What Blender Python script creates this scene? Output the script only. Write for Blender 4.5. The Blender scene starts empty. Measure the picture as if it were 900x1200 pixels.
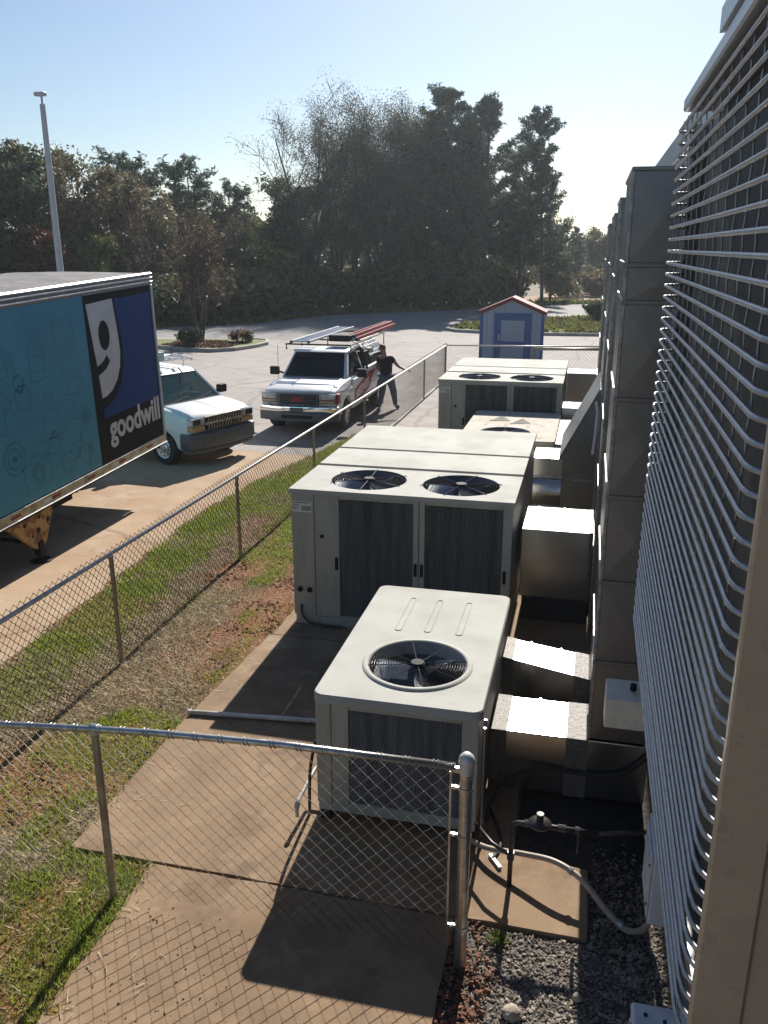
import bpy, bmesh, math, random
import numpy as np
from mathutils import Vector, Matrix, noise
from mathutils.geometry import tessellate_polygon

random.seed(7)
RNG = np.random.default_rng(11)
R = math.radians
S = bpy.context.scene
COL = S.collection

# ------------------------------------------------------------------ camera
cd = bpy.data.cameras.new('camera')
cd.sensor_fit = 'VERTICAL'; cd.sensor_height = 24.0; cd.lens = 20.0
cd.clip_start = 0.05; cd.clip_end = 2000
cam = bpy.data.objects.new('camera', cd); COL.objects.link(cam)
cam.location = (0, 0, 4.25)
cam.rotation_euler = (R(90 - 17.2234), 0, R(13.3265))
S.camera = cam
# ------------------------------------------------------------------ sky, sun, exposure
SUN_EL = 34.9
w = bpy.data.worlds.new('World'); S.world = w; w.use_nodes = True
nt = w.node_tree; bg = nt.nodes['Background']
sky = nt.nodes.new('ShaderNodeTexSky'); sky.sky_type = 'NISHITA'; sky.sun_disc = False
sky.sun_elevation = R(SUN_EL); sky.sun_rotation = R(0)
sky.air_density = 1.0; sky.dust_density = 0.6; sky.ozone_density = 3.2
nt.links.new(sky.outputs[0], bg.inputs[0]); bg.inputs[1].default_value = 0.057
sl = bpy.data.lights.new('sun', 'SUN'); sl.energy = 5.0; sl.angle = R(0.5); sl.color = (1.0, 0.94, 0.85)
so = bpy.data.objects.new('sun', sl); COL.objects.link(so)
so.rotation_euler = (R(-(90 - SUN_EL)), 0, 0)
S.view_settings.view_transform = 'Standard'; S.view_settings.look = 'None'
S.view_settings.exposure = 0.85; S.view_settings.gamma = 1.0
HAZE = 0.00042
S.cycles.max_bounces = 8; S.cycles.transparent_max_bounces = 12

# ------------------------------------------------------------------ object helpers
OFF = {}

def props(o, label=None, cat=None, group=None, kind=None):
    if label: o['label'] = label
    if cat: o['category'] = cat
    if group: o['group'] = group
    if kind: o['kind'] = kind
    return o

def thing(name, label, cat, loc=(0, 0, 0), rz=0, group=None, local=False):
    o = bpy.data.objects.new(name, None); COL.objects.link(o)
    o.empty_display_size = 0.2
    o.location = loc; o.rotation_euler = (0, 0, rz)
    OFF[o.name] = Vector((0, 0, 0)) if local else Vector(loc)
    return props(o, label, cat, group)

def copy_tree(o, parent=None):
    c = o.copy(); COL.objects.link(c)
    OFF[c.name] = OFF.get(o.name, Vector((0, 0, 0)))
    if parent: c.parent = parent
    for ch in list(o.children):
        copy_tree(ch, c)
    return c

def link_mesh(name, me, mats, parent=None, smooth=False, kind=None):
    o = bpy.data.objects.new(name, me); COL.objects.link(o)
    if not isinstance(mats, (list, tuple)): mats = [mats]
    for m in mats: me.materials.append(m)
    if smooth:
        me.polygons.foreach_set('use_smooth', [True] * len(me.polygons))
    if parent:
        o.parent = parent
        OFF[o.name] = OFF[parent.name]
    else:
        OFF[o.name] = Vector((0, 0, 0))
    if kind: o['kind'] = kind
    return o

class MB:
    def __init__(s): s.v = []; s.f = []; s.m = []
    def add(s, vs, fs, mi=0):
        b = len(s.v)
        s.v += [tuple(p) for p in vs]
        s.f += [tuple(i + b for i in f) for f in fs]
        s.m += [mi] * len(fs)
        return s
    def box(s, x0, y0, z0, x1, y1, z1, b=0.0, mi=0, seg=1):
        if x1 < x0: x0, x1 = x1, x0
        if y1 < y0: y0, y1 = y1, y0
        if z1 < z0: z0, z1 = z1, z0
        if b <= 0:
            vs = [(x, y, z) for z in (z0, z1) for y in (y0, y1) for x in (x0, x1)]
            fs = [(0, 2, 3, 1), (4, 5, 7, 6), (0, 1, 5, 4), (2, 6, 7, 3), (0, 4, 6, 2), (1, 3, 7, 5)]
            return s.add(vs, fs, mi)
        bm = bmesh.new()
        bmesh.ops.create_cube(bm, size=1)
        for v in bm.verts:
            v.co = Vector(((x0 + x1) / 2 + v.co.x * (x1 - x0), (y0 + y1) / 2 + v.co.y * (y1 - y0), (z0 + z1) / 2 + v.co.z * (z1 - z0)))
        bmesh.ops.bevel(bm, geom=bm.edges[:], offset=b, segments=seg, affect='EDGES', profile=0.5)
        return s.bm(bm, mi)
    def bm(s, bm, mi=0):
        bm.verts.index_update()
        s.add([v.co[:] for v in bm.verts], [[v.index for v in f.verts] for f in bm.faces], mi)
        bm.free(); return s
    def prism(s, poly, axis, a, b, mi=0, bev=0.0):
        n = len(poly)
        def P(p, t):
            if axis == 'x': return (t, p[0], p[1])
            if axis == 'y': return (p[0], t, p[1])
            return (p[0], p[1], t)
        vs = [P(p, a) for p in poly] + [P(p, b) for p in poly]
        tri = tessellate_polygon([[Vector((p[0], p[1], 0)) for p in poly]])
        fs = [tuple(t) for t in tri] + [tuple(i + n for i in reversed(t)) for t in tri]
        fs += [(i, (i + 1) % n, (i + 1) % n + n, i + n) for i in range(n)]
        bm = bmesh.new()
        bv = [bm.verts.new(p) for p in vs]
        for f in fs:
            try: bm.faces.new([bv[i] for i in f])
            except ValueError: pass
        bmesh.ops.recalc_face_normals(bm, faces=bm.faces[:])
        if bev > 0:
            es = [e for e in bm.edges if len(e.link_faces) == 2 and e.calc_face_angle(0) > R(30)]
            bmesh.ops.bevel(bm, geom=es, offset=bev, segments=2, affect='EDGES', profile=0.5, clamp_overlap=True)
        return s.bm(bm, mi)
    def tube(s, pts, r, n=8, cap=True, mi=0, closed=False):
        pts = [Vector(p) for p in pts]; N = len(pts)
        rs = r if isinstance(r, (list, tuple)) else [r] * N
        vs = []; fs = []
        up = None
        for i, p in enumerate(pts):
            if closed: d = pts[(i + 1) % N] - pts[i - 1]
            else: d = pts[min(i + 1, N - 1)] - pts[max(i - 1, 0)]
            d.normalize()
            if up is None:
                up = Vector((0, 0, 1)) if abs(d.z) < 0.9 else Vector((1, 0, 0))
            a = (up - d * up.dot(d)).normalized(); c = d.cross(a); up = a
            for k in range(n):
                t = 2 * math.pi * k / n
                vs.append(p + (a * math.cos(t) + c * math.sin(t)) * rs[i])
        M = N if closed else N - 1
        for i in range(M):
            j = (i + 1) % N
            for k in range(n):
                k2 = (k + 1) % n
                fs.append((i * n + k, i * n + k2, j * n + k2, j * n + k))
        if cap and not closed:
            fs.append(tuple(reversed(range(n)))); fs.append(tuple((N - 1) * n + k for k in range(n)))
        return s.add(vs, fs, mi)
    def cyl(s, p0, p1, r0, r1=None, n=14, cap=True, mi=0):
        return s.tube([p0, p1], [r0, r0 if r1 is None else r1], n, cap, mi)
    def lathe(s, prof, c, n=24, mi=0, axis='z'):
        vs = []; fs = []
        for (r, z) in prof:
            for k in range(n):
                t = 2 * math.pi * k / n
                a, b = r * math.cos(t), r * math.sin(t)
                if axis == 'z': q = (c[0] + a, c[1] + b, c[2] + z)
                elif axis == 'y': q = (c[0] + a, c[1] + z, c[2] + b)
                else: q = (c[0] + z, c[1] + a, c[2] + b)
                vs.append(q)
        for i in range(len(prof) - 1):
            for k in range(n):
                k2 = (k + 1) % n
                fs.append((i * n + k, i * n + k2, (i + 1) * n + k2, (i + 1) * n + k))
        return s.add(vs, fs, mi)
    def ring(s, c, rad, r, N=40, n=5, mi=0, a0=0, a1=2 * math.pi):
        full = abs(a1 - a0 - 2 * math.pi) < 1e-6
        M = N if full else N + 1
        pts = [(c[0] + rad * math.cos(a0 + (a1 - a0) * i / N), c[1] + rad * math.sin(a0 + (a1 - a0) * i / N), c[2]) for i in range(M)]
        return s.tube(pts, r, n, True, mi, closed=full)
    def sphere(s, c, r, nu=14, nv=9, sc=(1, 1, 1), mi=0):
        prof = [(max(1e-4, math.sin(math.pi * i / nv)), -math.cos(math.pi * i / nv)) for i in range(nv + 1)]
        m = MB().lathe(prof, (0, 0, 0), nu)
        return s.add([(c[0] + p[0] * r * sc[0], c[1] + p[1] * r * sc[1], c[2] + p[2] * r * sc[2]) for p in m.v], m.f, mi)
    def plate(s, outer, holes, z0, z1, mi=0, rim=True):
        loops = [outer] + holes
        allp = [p for l in loops for p in l]; n = len(allp)
        tri = tessellate_polygon([[Vector((p[0], p[1], 0)) for p in l] for l in loops])
        vs = [(p[0], p[1], z1) for p in allp] + [(p[0], p[1], z0) for p in allp]
        def upf(t):
            a, b, c = [Vector((allp[i][0], allp[i][1], 0)) for i in t]
            return tuple(t) if (b - a).cross(c - a).z > 0 else tuple(reversed(t))
        T = [upf(t) for t in tri]
        fs = T + [tuple(i + n for i in reversed(t)) for t in T]
        b = 0
        for li, l in enumerate(loops):
            m = len(l)
            for i in range(m):
                j = (i + 1) % m
                q = (b + j, b + i, b + i + n, b + j + n)
                fs.append(q if li == 0 else tuple(reversed(q)))
            b += m
        return s.add(vs, fs, mi)
    def xf(s, M, start=0):
        s.v[start:] = [tuple(M @ Vector(p)) for p in s.v[start:]]
        return s
    def build(s, name, mats, parent=None, smooth=False, kind=None, auto=None):
        off = OFF[parent.name] if parent else Vector((0, 0, 0))
        me = bpy.data.meshes.new(name)
        ox, oy, oz = off
        me.from_pydata([(p[0] - ox, p[1] - oy, p[2] - oz) for p in s.v], [], s.f)
        if any(s.m): me.polygons.foreach_set('material_index', s.m)
        me.update()
        o = link_mesh(name, me, mats, parent, smooth or auto is not None, kind)
        if auto is not None:
            try: me.set_sharp_from_angle(angle=R(auto))
            except Exception: pass
        return o

def rrect(x0, y0, x1, y1, r, n=5):
    P = []
    for cx, cy, a in ((x1 - r, y1 - r, 0), (x0 + r, y1 - r, 90), (x0 + r, y0 + r, 180), (x1 - r, y0 + r, 270)):
        for i in range(n + 1):
            t = R(a + 90 * i / n); P.append((cx + r * math.cos(t), cy + r * math.sin(t)))
    return P

def circ(cx, cy, r, n=40):
    return [(cx + r * math.cos(2 * math.pi * i / n), cy + r * math.sin(2 * math.pi * i / n)) for i in range(n)]

def np_mesh(name, verts, nper, mats, parent=None, kind=None, cols=None):
    """verts: (F*nper,3) array; every nper verts form one face"""
    verts = np.asarray(verts, dtype=np.float32)
    if parent is not None: verts = verts - np.array(OFF[parent.name], dtype=np.float32)
    n = len(verts); F = n // nper
    me = bpy.data.meshes.new(name)
    me.vertices.add(n); me.vertices.foreach_set('co', verts.ravel())
    me.loops.add(n); me.loops.foreach_set('vertex_index', np.arange(n, dtype=np.int32))
    me.polygons.add(F); me.polygons.foreach_set('loop_start', np.arange(0, n, nper, dtype=np.int32))
    me.update(calc_edges=True)
    return link_mesh(name, me, mats, parent, False, kind)

# ------------------------------------------------------------------ materials
def _nodes(name):
    m = bpy.data.materials.new(name); m.use_nodes = True
    t = m.node_tree; b = t.nodes['Principled BSDF']
    return m, t, b

def N(t, typ, **kw):
    n = t.nodes.new(typ)
    for k, v in kw.items(): setattr(n, k, v)
    return n

def mat(name, c, rough=0.6, metal=0.0, c2=None, scale=4.0, lo=0.42, hi=0.62, c3=None, scale3=30.0, lo3=0.55, hi3=0.7,
        bump=0.0, bscale=80.0, stretch=None, rvar=0.0, coat=0.0, spec=0.5, island=0.0, transl=0.0, alpha=None, detail=6.0):
    m, t, b = _nodes(name)
    L = t.links
    b.inputs['Roughness'].default_value = rough; b.inputs['Metallic'].default_value = metal
    b.inputs['Specular IOR Level'].default_value = spec
    if coat: b.inputs['Coat Weight'].default_value = coat; b.inputs['Coat Roughness'].default_value = 0.08
    tc = N(t, 'ShaderNodeTexCoord'); vec = tc.outputs['Object']
    if stretch:
        mp = N(t, 'ShaderNodeMapping'); mp.inputs['Scale'].default_value = stretch
        L.new(vec, mp.inputs[0]); vec = mp.outputs[0]
    rgb = N(t, 'ShaderNodeRGB'); rgb.outputs[0].default_value = (*c, 1); out = rgb.outputs[0]
    def layer(out, col, sc, lo, hi, seed):
        nz = N(t, 'ShaderNodeTexNoise'); nz.inputs['Scale'].default_value = sc; nz.inputs['Detail'].default_value = detail
        nz.inputs['Roughness'].default_value = 0.62
        if seed:
            mp = N(t, 'ShaderNodeMapping'); mp.inputs['Location'].default_value = (seed, seed * 2, seed); L.new(vec, mp.inputs[0]); L.new(mp.outputs[0], nz.inputs['Vector'])
        else: L.new(vec, nz.inputs['Vector'])
        mr = N(t, 'ShaderNodeMapRange'); mr.inputs[1].default_value = lo; mr.inputs[2].default_value = hi
        L.new(nz.outputs[0], mr.inputs[0])
        mx = N(t, 'ShaderNodeMix', data_type='RGBA'); L.new(mr.outputs[0], mx.inputs[0]); L.new(out, mx.inputs[6]); mx.inputs[7].default_value = (*col, 1)
        return mx.outputs[2], mr.outputs[0]
    fac = None
    if c2: out, fac = layer(out, c2, scale, lo, hi, 0)
    if c3: out, _ = layer(out, c3, scale3, lo3, hi3, 3.7)
    if island:
        g = N(t, 'ShaderNodeNewGeometry'); mr = N(t, 'ShaderNodeMapRange')
        mr.inputs[3].default_value = 1 - island; mr.inputs[4].default_value = 1 + island
        L.new(g.outputs['Random Per Island'], mr.inputs[0])
        hs = N(t, 'ShaderNodeHueSaturation'); L.new(mr.outputs[0], hs.inputs['Value']); L.new(out, hs.inputs['Color']); out = hs.outputs[0]
    L.new(out, b.inputs['Base Color'])
    if rvar and fac is not None:
        mr = N(t, 'ShaderNodeMapRange'); mr.inputs[3].default_value = rough - rvar; mr.inputs[4].default_value = rough + rvar
        L.new(fac, mr.inputs[0]); L.new(mr.outputs[0], b.inputs['Roughness'])
    if bump:
        nz = N(t, 'ShaderNodeTexNoise'); nz.inputs['Scale'].default_value = bscale; nz.inputs['Detail'].default_value = 8; L.new(vec, nz.inputs['Vector'])
        bp = N(t, 'ShaderNodeBump'); bp.inputs['Strength'].default_value = bump; bp.inputs['Distance'].default_value = 0.02
        L.new(nz.outputs[0], bp.inputs['Height']); L.new(bp.outputs[0], b.inputs['Normal'])
    if transl:
        tr = N(t, 'ShaderNodeBsdfTranslucent'); L.new(out, tr.inputs[0])
        ms = N(t, 'ShaderNodeMixShader'); ms.inputs[0].default_value = transl
        L.new(b.outputs[0], ms.inputs[1]); L.new(tr.outputs[0], ms.inputs[2])
        L.new(ms.outputs[0], t.nodes['Material Output'].inputs[0])
    if alpha is not None: b.inputs['Alpha'].default_value = alpha
    return m

def galv(name, base=0.52, rough=0.3):
    """galvanised sheet with spangle and dull oxide patches"""
    m, t, b = _nodes(name); L = t.links
    tc = N(t, 'ShaderNodeTexCoord')
    vo = N(t, 'ShaderNodeTexVoronoi'); vo.inputs['Scale'].default_value = 45; L.new(tc.outputs['Object'], vo.inputs['Vector'])
    nz = N(t, 'ShaderNodeTexNoise'); nz.inputs['Scale'].default_value = 3.5; nz.inputs['Detail'].default_value = 7; L.new(tc.outputs['Object'], nz.inputs['Vector'])
    bw = N(t, 'ShaderNodeRGBToBW'); L.new(vo.outputs['Color'], bw.inputs[0])
    mr = N(t, 'ShaderNodeMapRange'); mr.inputs[3].default_value = base * 0.92; mr.inputs[4].default_value = base * 1.06; L.new(bw.outputs[0], mr.inputs[0])
    mx = N(t, 'ShaderNodeMix', data_type='RGBA'); mp = N(t, 'ShaderNodeMapRange'); mp.inputs[1].default_value = 0.5; mp.inputs[2].default_value = 0.75
    L.new(nz.outputs[0], mp.inputs[0]); L.new(mp.outputs[0], mx.inputs[0]); L.new(mr.outputs[0], mx.inputs[6]); mx.inputs[7].default_value = (base * 0.86, base * 0.87, base * 0.88, 1)
    L.new(mx.outputs[2], b.inputs['Base Color'])
    r2 = N(t, 'ShaderNodeMapRange'); r2.inputs[3].default_value = rough - 0.04; r2.inputs[4].default_value = rough + 0.08; L.new(nz.outputs[0], r2.inputs[0]); L.new(r2.outputs[0], b.inputs['Roughness'])
    b.inputs['Metallic'].default_value = 0.95
    n2 = N(t, 'ShaderNodeTexNoise'); n2.inputs['Scale'].default_value = 1.6; n2.inputs['Detail'].default_value = 1; L.new(tc.outputs['Object'], n2.inputs['Vector'])
    bp = N(t, 'ShaderNodeBump'); bp.inputs['Strength'].default_value = 0.35; bp.inputs['Distance'].default_value = 0.02; L.new(n2.outputs[0], bp.inputs['Height']); L.new(bp.outputs[0], b.inputs['Normal'])
    return m

M = {}
M['ac'] = mat('ac_paint', (0.36, 0.36, 0.315), 0.5, c2=(0.31, 0.31, 0.27), scale=2.5, c3=(0.24, 0.21, 0.16), scale3=5, lo3=0.55, hi3=0.8, stretch=(2.5, 2.5, 0.45), bump=0.05, bscale=30, rvar=0.06)
M['ac_top'] = mat('ac_top_paint', (0.40, 0.402, 0.372), 0.8, c2=(0.365, 0.362, 0.33), scale=2.0, c3=(0.32, 0.28, 0.22), scale3=5, lo3=0.66, hi3=0.9, bump=0.03, bscale=9, rvar=0.03, spec=0.2)
M['ac_dirty'] = mat('ac_top_dirty', (0.52, 0.48, 0.43), 0.85, c2=(0.44, 0.40, 0.34), scale=3, spec=0.15, c3=(0.30, 0.22, 0.15), scale3=6, lo3=0.55, hi3=0.8, bump=0.08, bscale=9)
M['black'] = mat('black_paint', (0.015, 0.015, 0.017), 0.7, spec=0.2)
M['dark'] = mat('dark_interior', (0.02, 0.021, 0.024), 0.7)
M['coil'] = mat('coil_fins', (0.055, 0.057, 0.062), 0.5, metal=0.3, c2=(0.03, 0.032, 0.036), scale=6, stretch=(6, 6, 0.6), bump=0.4, bscale=60)
M['guardcoil'] = mat('fin_coil', (0.035, 0.037, 0.042), 0.55, metal=0.2, c2=(0.05, 0.052, 0.056), scale=4, stretch=(6, 6, 0.4), bump=0.3, bscale=90)
M['patchgrey'] = mat('mottled_grey', (0.17, 0.165, 0.155), 0.9, c2=(0.25, 0.24, 0.22), scale=9, spec=0.1)
M['lattice'] = mat('coil_guard_mesh', (0.25, 0.25, 0.24), 0.5, metal=0.2, c2=(0.12, 0.12, 0.12), scale=3.5, stretch=(6, 6, 0.35), lo=0.4, hi=0.65)
M['blade'] = mat('fan_blade', (0.55, 0.56, 0.57), 0.4, metal=0.25, c2=(0.42, 0.42, 0.43), scale=8)
M['wire'] = mat('plated_wire', (0.42, 0.43, 0.45), 0.45, metal=0.7, c2=(0.33, 0.33, 0.33), scale=20)
M['fanwire'] = mat('dark_wire', (0.22, 0.22, 0.23), 0.3, metal=0.9)
M['fence'] = mat('fence_galvanised', (0.62, 0.62, 0.60), 0.45, metal=0.25, c2=(0.44, 0.43, 0.40), scale=12, rvar=0.08, bump=0.1, bscale=60)
M['fencemetal'] = mat('bright_galvanised', (0.50, 0.49, 0.47), 0.33, metal=0.85, c2=(0.36, 0.345, 0.32), scale=12, rvar=0.07, bump=0.1, bscale=60)
M['post'] = mat('weathered_post', (0.34, 0.31, 0.26), 0.5, metal=0.6, c2=(0.24, 0.21, 0.17), scale=10)
M['mesh'] = mat('chain_wire', (0.26, 0.25, 0.23), 0.42, metal=0.75, c2=(0.17, 0.13, 0.10), scale=6)
M['mesh_rusty'] = mat('rusty_chain_wire', (0.13, 0.105, 0.085), 0.6, metal=0.4, c2=(0.09, 0.06, 0.045), scale=4)
M['galv'] = galv('galvanised_duct', 0.40, 0.22)
M['galv_dull'] = galv('dull_galvanised', 0.22, 0.38)
M['tape'] = mat('duct_mastic', (0.15, 0.14, 0.13), 0.6, metal=0.3, c2=(0.10, 0.095, 0.09), scale=25, bump=0.6, bscale=40)
M['flange'] = mat('flange_metal', (0.40, 0.40, 0.40), 0.42, metal=0.8, c2=(0.25, 0.25, 0.25), scale=15)
M['beige'] = mat('beige_sheet', (0.46, 0.36, 0.25), 0.45, c2=(0.41, 0.32, 0.22), scale=6, c3=(0.30, 0.23, 0.16), scale3=18, lo3=0.6, hi3=0.8, bump=0.05)
M['cream'] = mat('cream_plastic', (0.66, 0.6, 0.5), 0.45, c2=(0.58, 0.52, 0.43), scale=12)
M['whitebox'] = mat('white_box', (0.55, 0.57, 0.6), 0.5, c2=(0.45, 0.46, 0.48), scale=9)
M['pvc'] = mat('pvc', (0.6, 0.58, 0.54), 0.4, c2=(0.45, 0.42, 0.37), scale=12)
M['conduit'] = mat('flex_conduit', (0.36, 0.3, 0.24), 0.5, c2=(0.28, 0.23, 0.18), scale=20)
M['iron'] = mat('black_iron_pipe', (0.035, 0.035, 0.038), 0.4, metal=0.4, c2=(0.06, 0.05, 0.045), scale=30)
M['steel'] = mat('grey_steel', (0.35, 0.36, 0.37), 0.3, metal=0.9)
M['wall'] = mat('building_wall', (0.18, 0.18, 0.19), 0.7, c2=(0.15, 0.15, 0.155), scale=3, bump=0.2, bscale=60)
M['cap'] = mat('parapet_cap', (0.36, 0.4, 0.45), 0.4, metal=0.3)
M['white'] = mat('white_paint', (0.72, 0.73, 0.74), 0.42, coat=0.25, c2=(0.68, 0.68, 0.68), scale=3)
M['van_white'] = mat('van_white', (0.62, 0.64, 0.65), 0.45, coat=0.15, c2=(0.62, 0.63, 0.63), scale=2.5)
M['chrome'] = mat('chrome', (0.75, 0.75, 0.76), 0.12, metal=1.0)
M['bumper'] = mat('grey_bumper', (0.075, 0.085, 0.10), 0.5, c2=(0.06, 0.065, 0.075), scale=10)
M['tyre'] = mat('tyre', (0.02, 0.02, 0.02), 0.75, bump=0.2)
M['rim'] = mat('rim', (0.55, 0.55, 0.56), 0.3, metal=0.85)
M['glass'] = mat('dark_glass', (0.008, 0.011, 0.012), 0.08, spec=0.35)
M['amber'] = mat('amber_lens', (0.36, 0.24, 0.14), 0.15)
M['lens'] = mat('headlight_lens', (0.45, 0.46, 0.47), 0.1, coat=0.5, c2=(0.2, 0.2, 0.21), scale=9)
M['red'] = mat('red_paint', (0.28, 0.02, 0.025), 0.5)
M['redladder'] = mat('red_fibreglass', (0.5, 0.05, 0.03), 0.45, c2=(0.4, 0.04, 0.03), scale=8)
M['alu'] = mat('aluminium', (0.66, 0.67, 0.69), 0.42, metal=0.5, c2=(0.55, 0.55, 0.57), scale=8)
M['teal'] = mat('teal_wrap', (0.06, 0.27, 0.385), 0.4, c2=(0.07, 0.30, 0.42), scale=0.8, spec=0.3, c3=(0.055, 0.235, 0.335), scale3=2.5, lo3=0.5, hi3=0.8)
M['tealline'] = mat('teal_print_line', (0.035, 0.185, 0.255), 0.45)
M['logo_black'] = mat('print_black', (0.008, 0.009, 0.012), 0.6, spec=0.15)
M['logo_blue'] = mat('print_blue', (0.012, 0.048, 0.20), 0.5, spec=0.15)
M['logo_white'] = mat('print_white', (0.62, 0.63, 0.64), 0.4, c2=(0.55, 0.55, 0.56), scale=4)
M['trailer_roof'] = mat('trailer_roof', (0.20, 0.195, 0.19), 0.75, c2=(0.13, 0.125, 0.12), scale=3.5, c3=(0.08, 0.075, 0.07), scale3=9, spec=0.2, bump=0.3, bscale=12)
M['rail'] = mat('trailer_rail', (0.5, 0.47, 0.42), 0.35, metal=0.7, c2=(0.32, 0.26, 0.2), scale=6)
M['rust'] = mat('rusty_yellow', (0.42, 0.26, 0.09), 0.65, c2=(0.16, 0.07, 0.03), scale=5, lo=0.45, hi=0.55, c3=(0.05, 0.03, 0.02), scale3=11, lo3=0.58, hi3=0.65)
M['reflector'] = mat('red_reflector', (0.22, 0.03, 0.02), 0.3)
M['sidingblue'] = mat('shed_siding', (0.30, 0.37, 0.47), 0.65, c2=(0.26, 0.33, 0.42), scale=8, stretch=(3, 3, 0.5), bump=0.15)
M['trimblue'] = mat('shed_trim', (0.04, 0.11, 0.29), 0.5, c2=(0.035, 0.09, 0.25), scale=10)
M['roofred'] = mat('shed_roof', (0.20, 0.03, 0.03), 0.7, c2=(0.15, 0.025, 0.025), scale=8)
M['trunk'] = mat('bark', (0.075, 0.058, 0.045), 0.9, c2=(0.045, 0.035, 0.028), scale=6, stretch=(4, 4, 0.6), bump=0.5, bscale=12)
M['pole'] = mat('pole_paint', (0.38, 0.41, 0.45), 0.5, c2=(0.34, 0.36, 0.4), scale=3)
M['skin'] = mat('skin', (0.36, 0.19, 0.13), 0.5, c2=(0.32, 0.16, 0.11), scale=12)
M['shirt'] = mat('black_shirt', (0.016, 0.017, 0.021), 0.85, bump=0.2, bscale=30)
M['jeans'] = mat('blue_jeans', (0.09, 0.14, 0.22), 0.85, c2=(0.06, 0.10, 0.16), scale=9, bump=0.2, bscale=40)
M['hair'] = mat('brown_hair', (0.12, 0.05, 0.035), 0.7)
M['boot'] = mat('boot_leather', (0.03, 0.022, 0.017), 0.6)
M['palegreen'] = mat('pale_green_panel', (0.36, 0.40, 0.30), 0.5)
M['sticker'] = mat('sticker', (0.62, 0.62, 0.6), 0.5)
M['print'] = mat('sticker_print', (0.2, 0.2, 0.2), 0.5)
M['kerb'] = mat('kerb_concrete', (0.34, 0.33, 0.31), 0.85, c2=(0.25, 0.24, 0.22), scale=4, bump=0.3)
def leafm(n, c, c2, tr=0.35): return mat(n, c, 0.55, c2=c2, scale=0.6, lo=0.4, hi=0.6, island=0.45, transl=tr, spec=0.3)
M['lf_pine'] = leafm('pine_needles', (0.055, 0.085, 0.05), (0.04, 0.065, 0.04), 0.35)
M['lf_dark'] = leafm('dark_leaves', (0.085, 0.11, 0.05), (0.105, 0.105, 0.05))
M['lf_olive'] = leafm('olive_brown_leaves', (0.19, 0.145, 0.075), (0.13, 0.12, 0.055))
M['lf_red'] = leafm('red_leaves', (0.15, 0.04, 0.03), (0.09, 0.05, 0.025))
M['lf_yel'] = leafm('yellow_green_leaves', (0.13, 0.15, 0.035), (0.08, 0.11, 0.03))
M['lf_grey'] = leafm('grey_green_leaves', (0.10, 0.10, 0.065), (0.07, 0.085, 0.05))
M['lf_rust'] = leafm('rusty_leaves', (0.12, 0.07, 0.04), (0.085, 0.06, 0.035))
M['lf_verge'] = leafm('verge_blades', (0.16, 0.155, 0.055), (0.12, 0.135, 0.04), 0.4)
M['grass'] = leafm('grass_blades', (0.28, 0.33, 0.055), (0.21, 0.28, 0.045), 0.5)
M['straw'] = mat('straw', (0.46, 0.38, 0.24), 0.7, c2=(0.34, 0.27, 0.16), scale=1.5, island=0.4, transl=0.15)
M['litter'] = mat('clay_crumbs', (0.21, 0.085, 0.045), 0.9, c2=(0.12, 0.055, 0.032), scale=3, island=0.4)
M['gravel'] = mat('gravel_stone', (0.26, 0.22, 0.18), 0.9, c2=(0.14, 0.12, 0.10), scale=9, lo=0.45, hi=0.55, island=0.45, bump=0.3)

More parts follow.
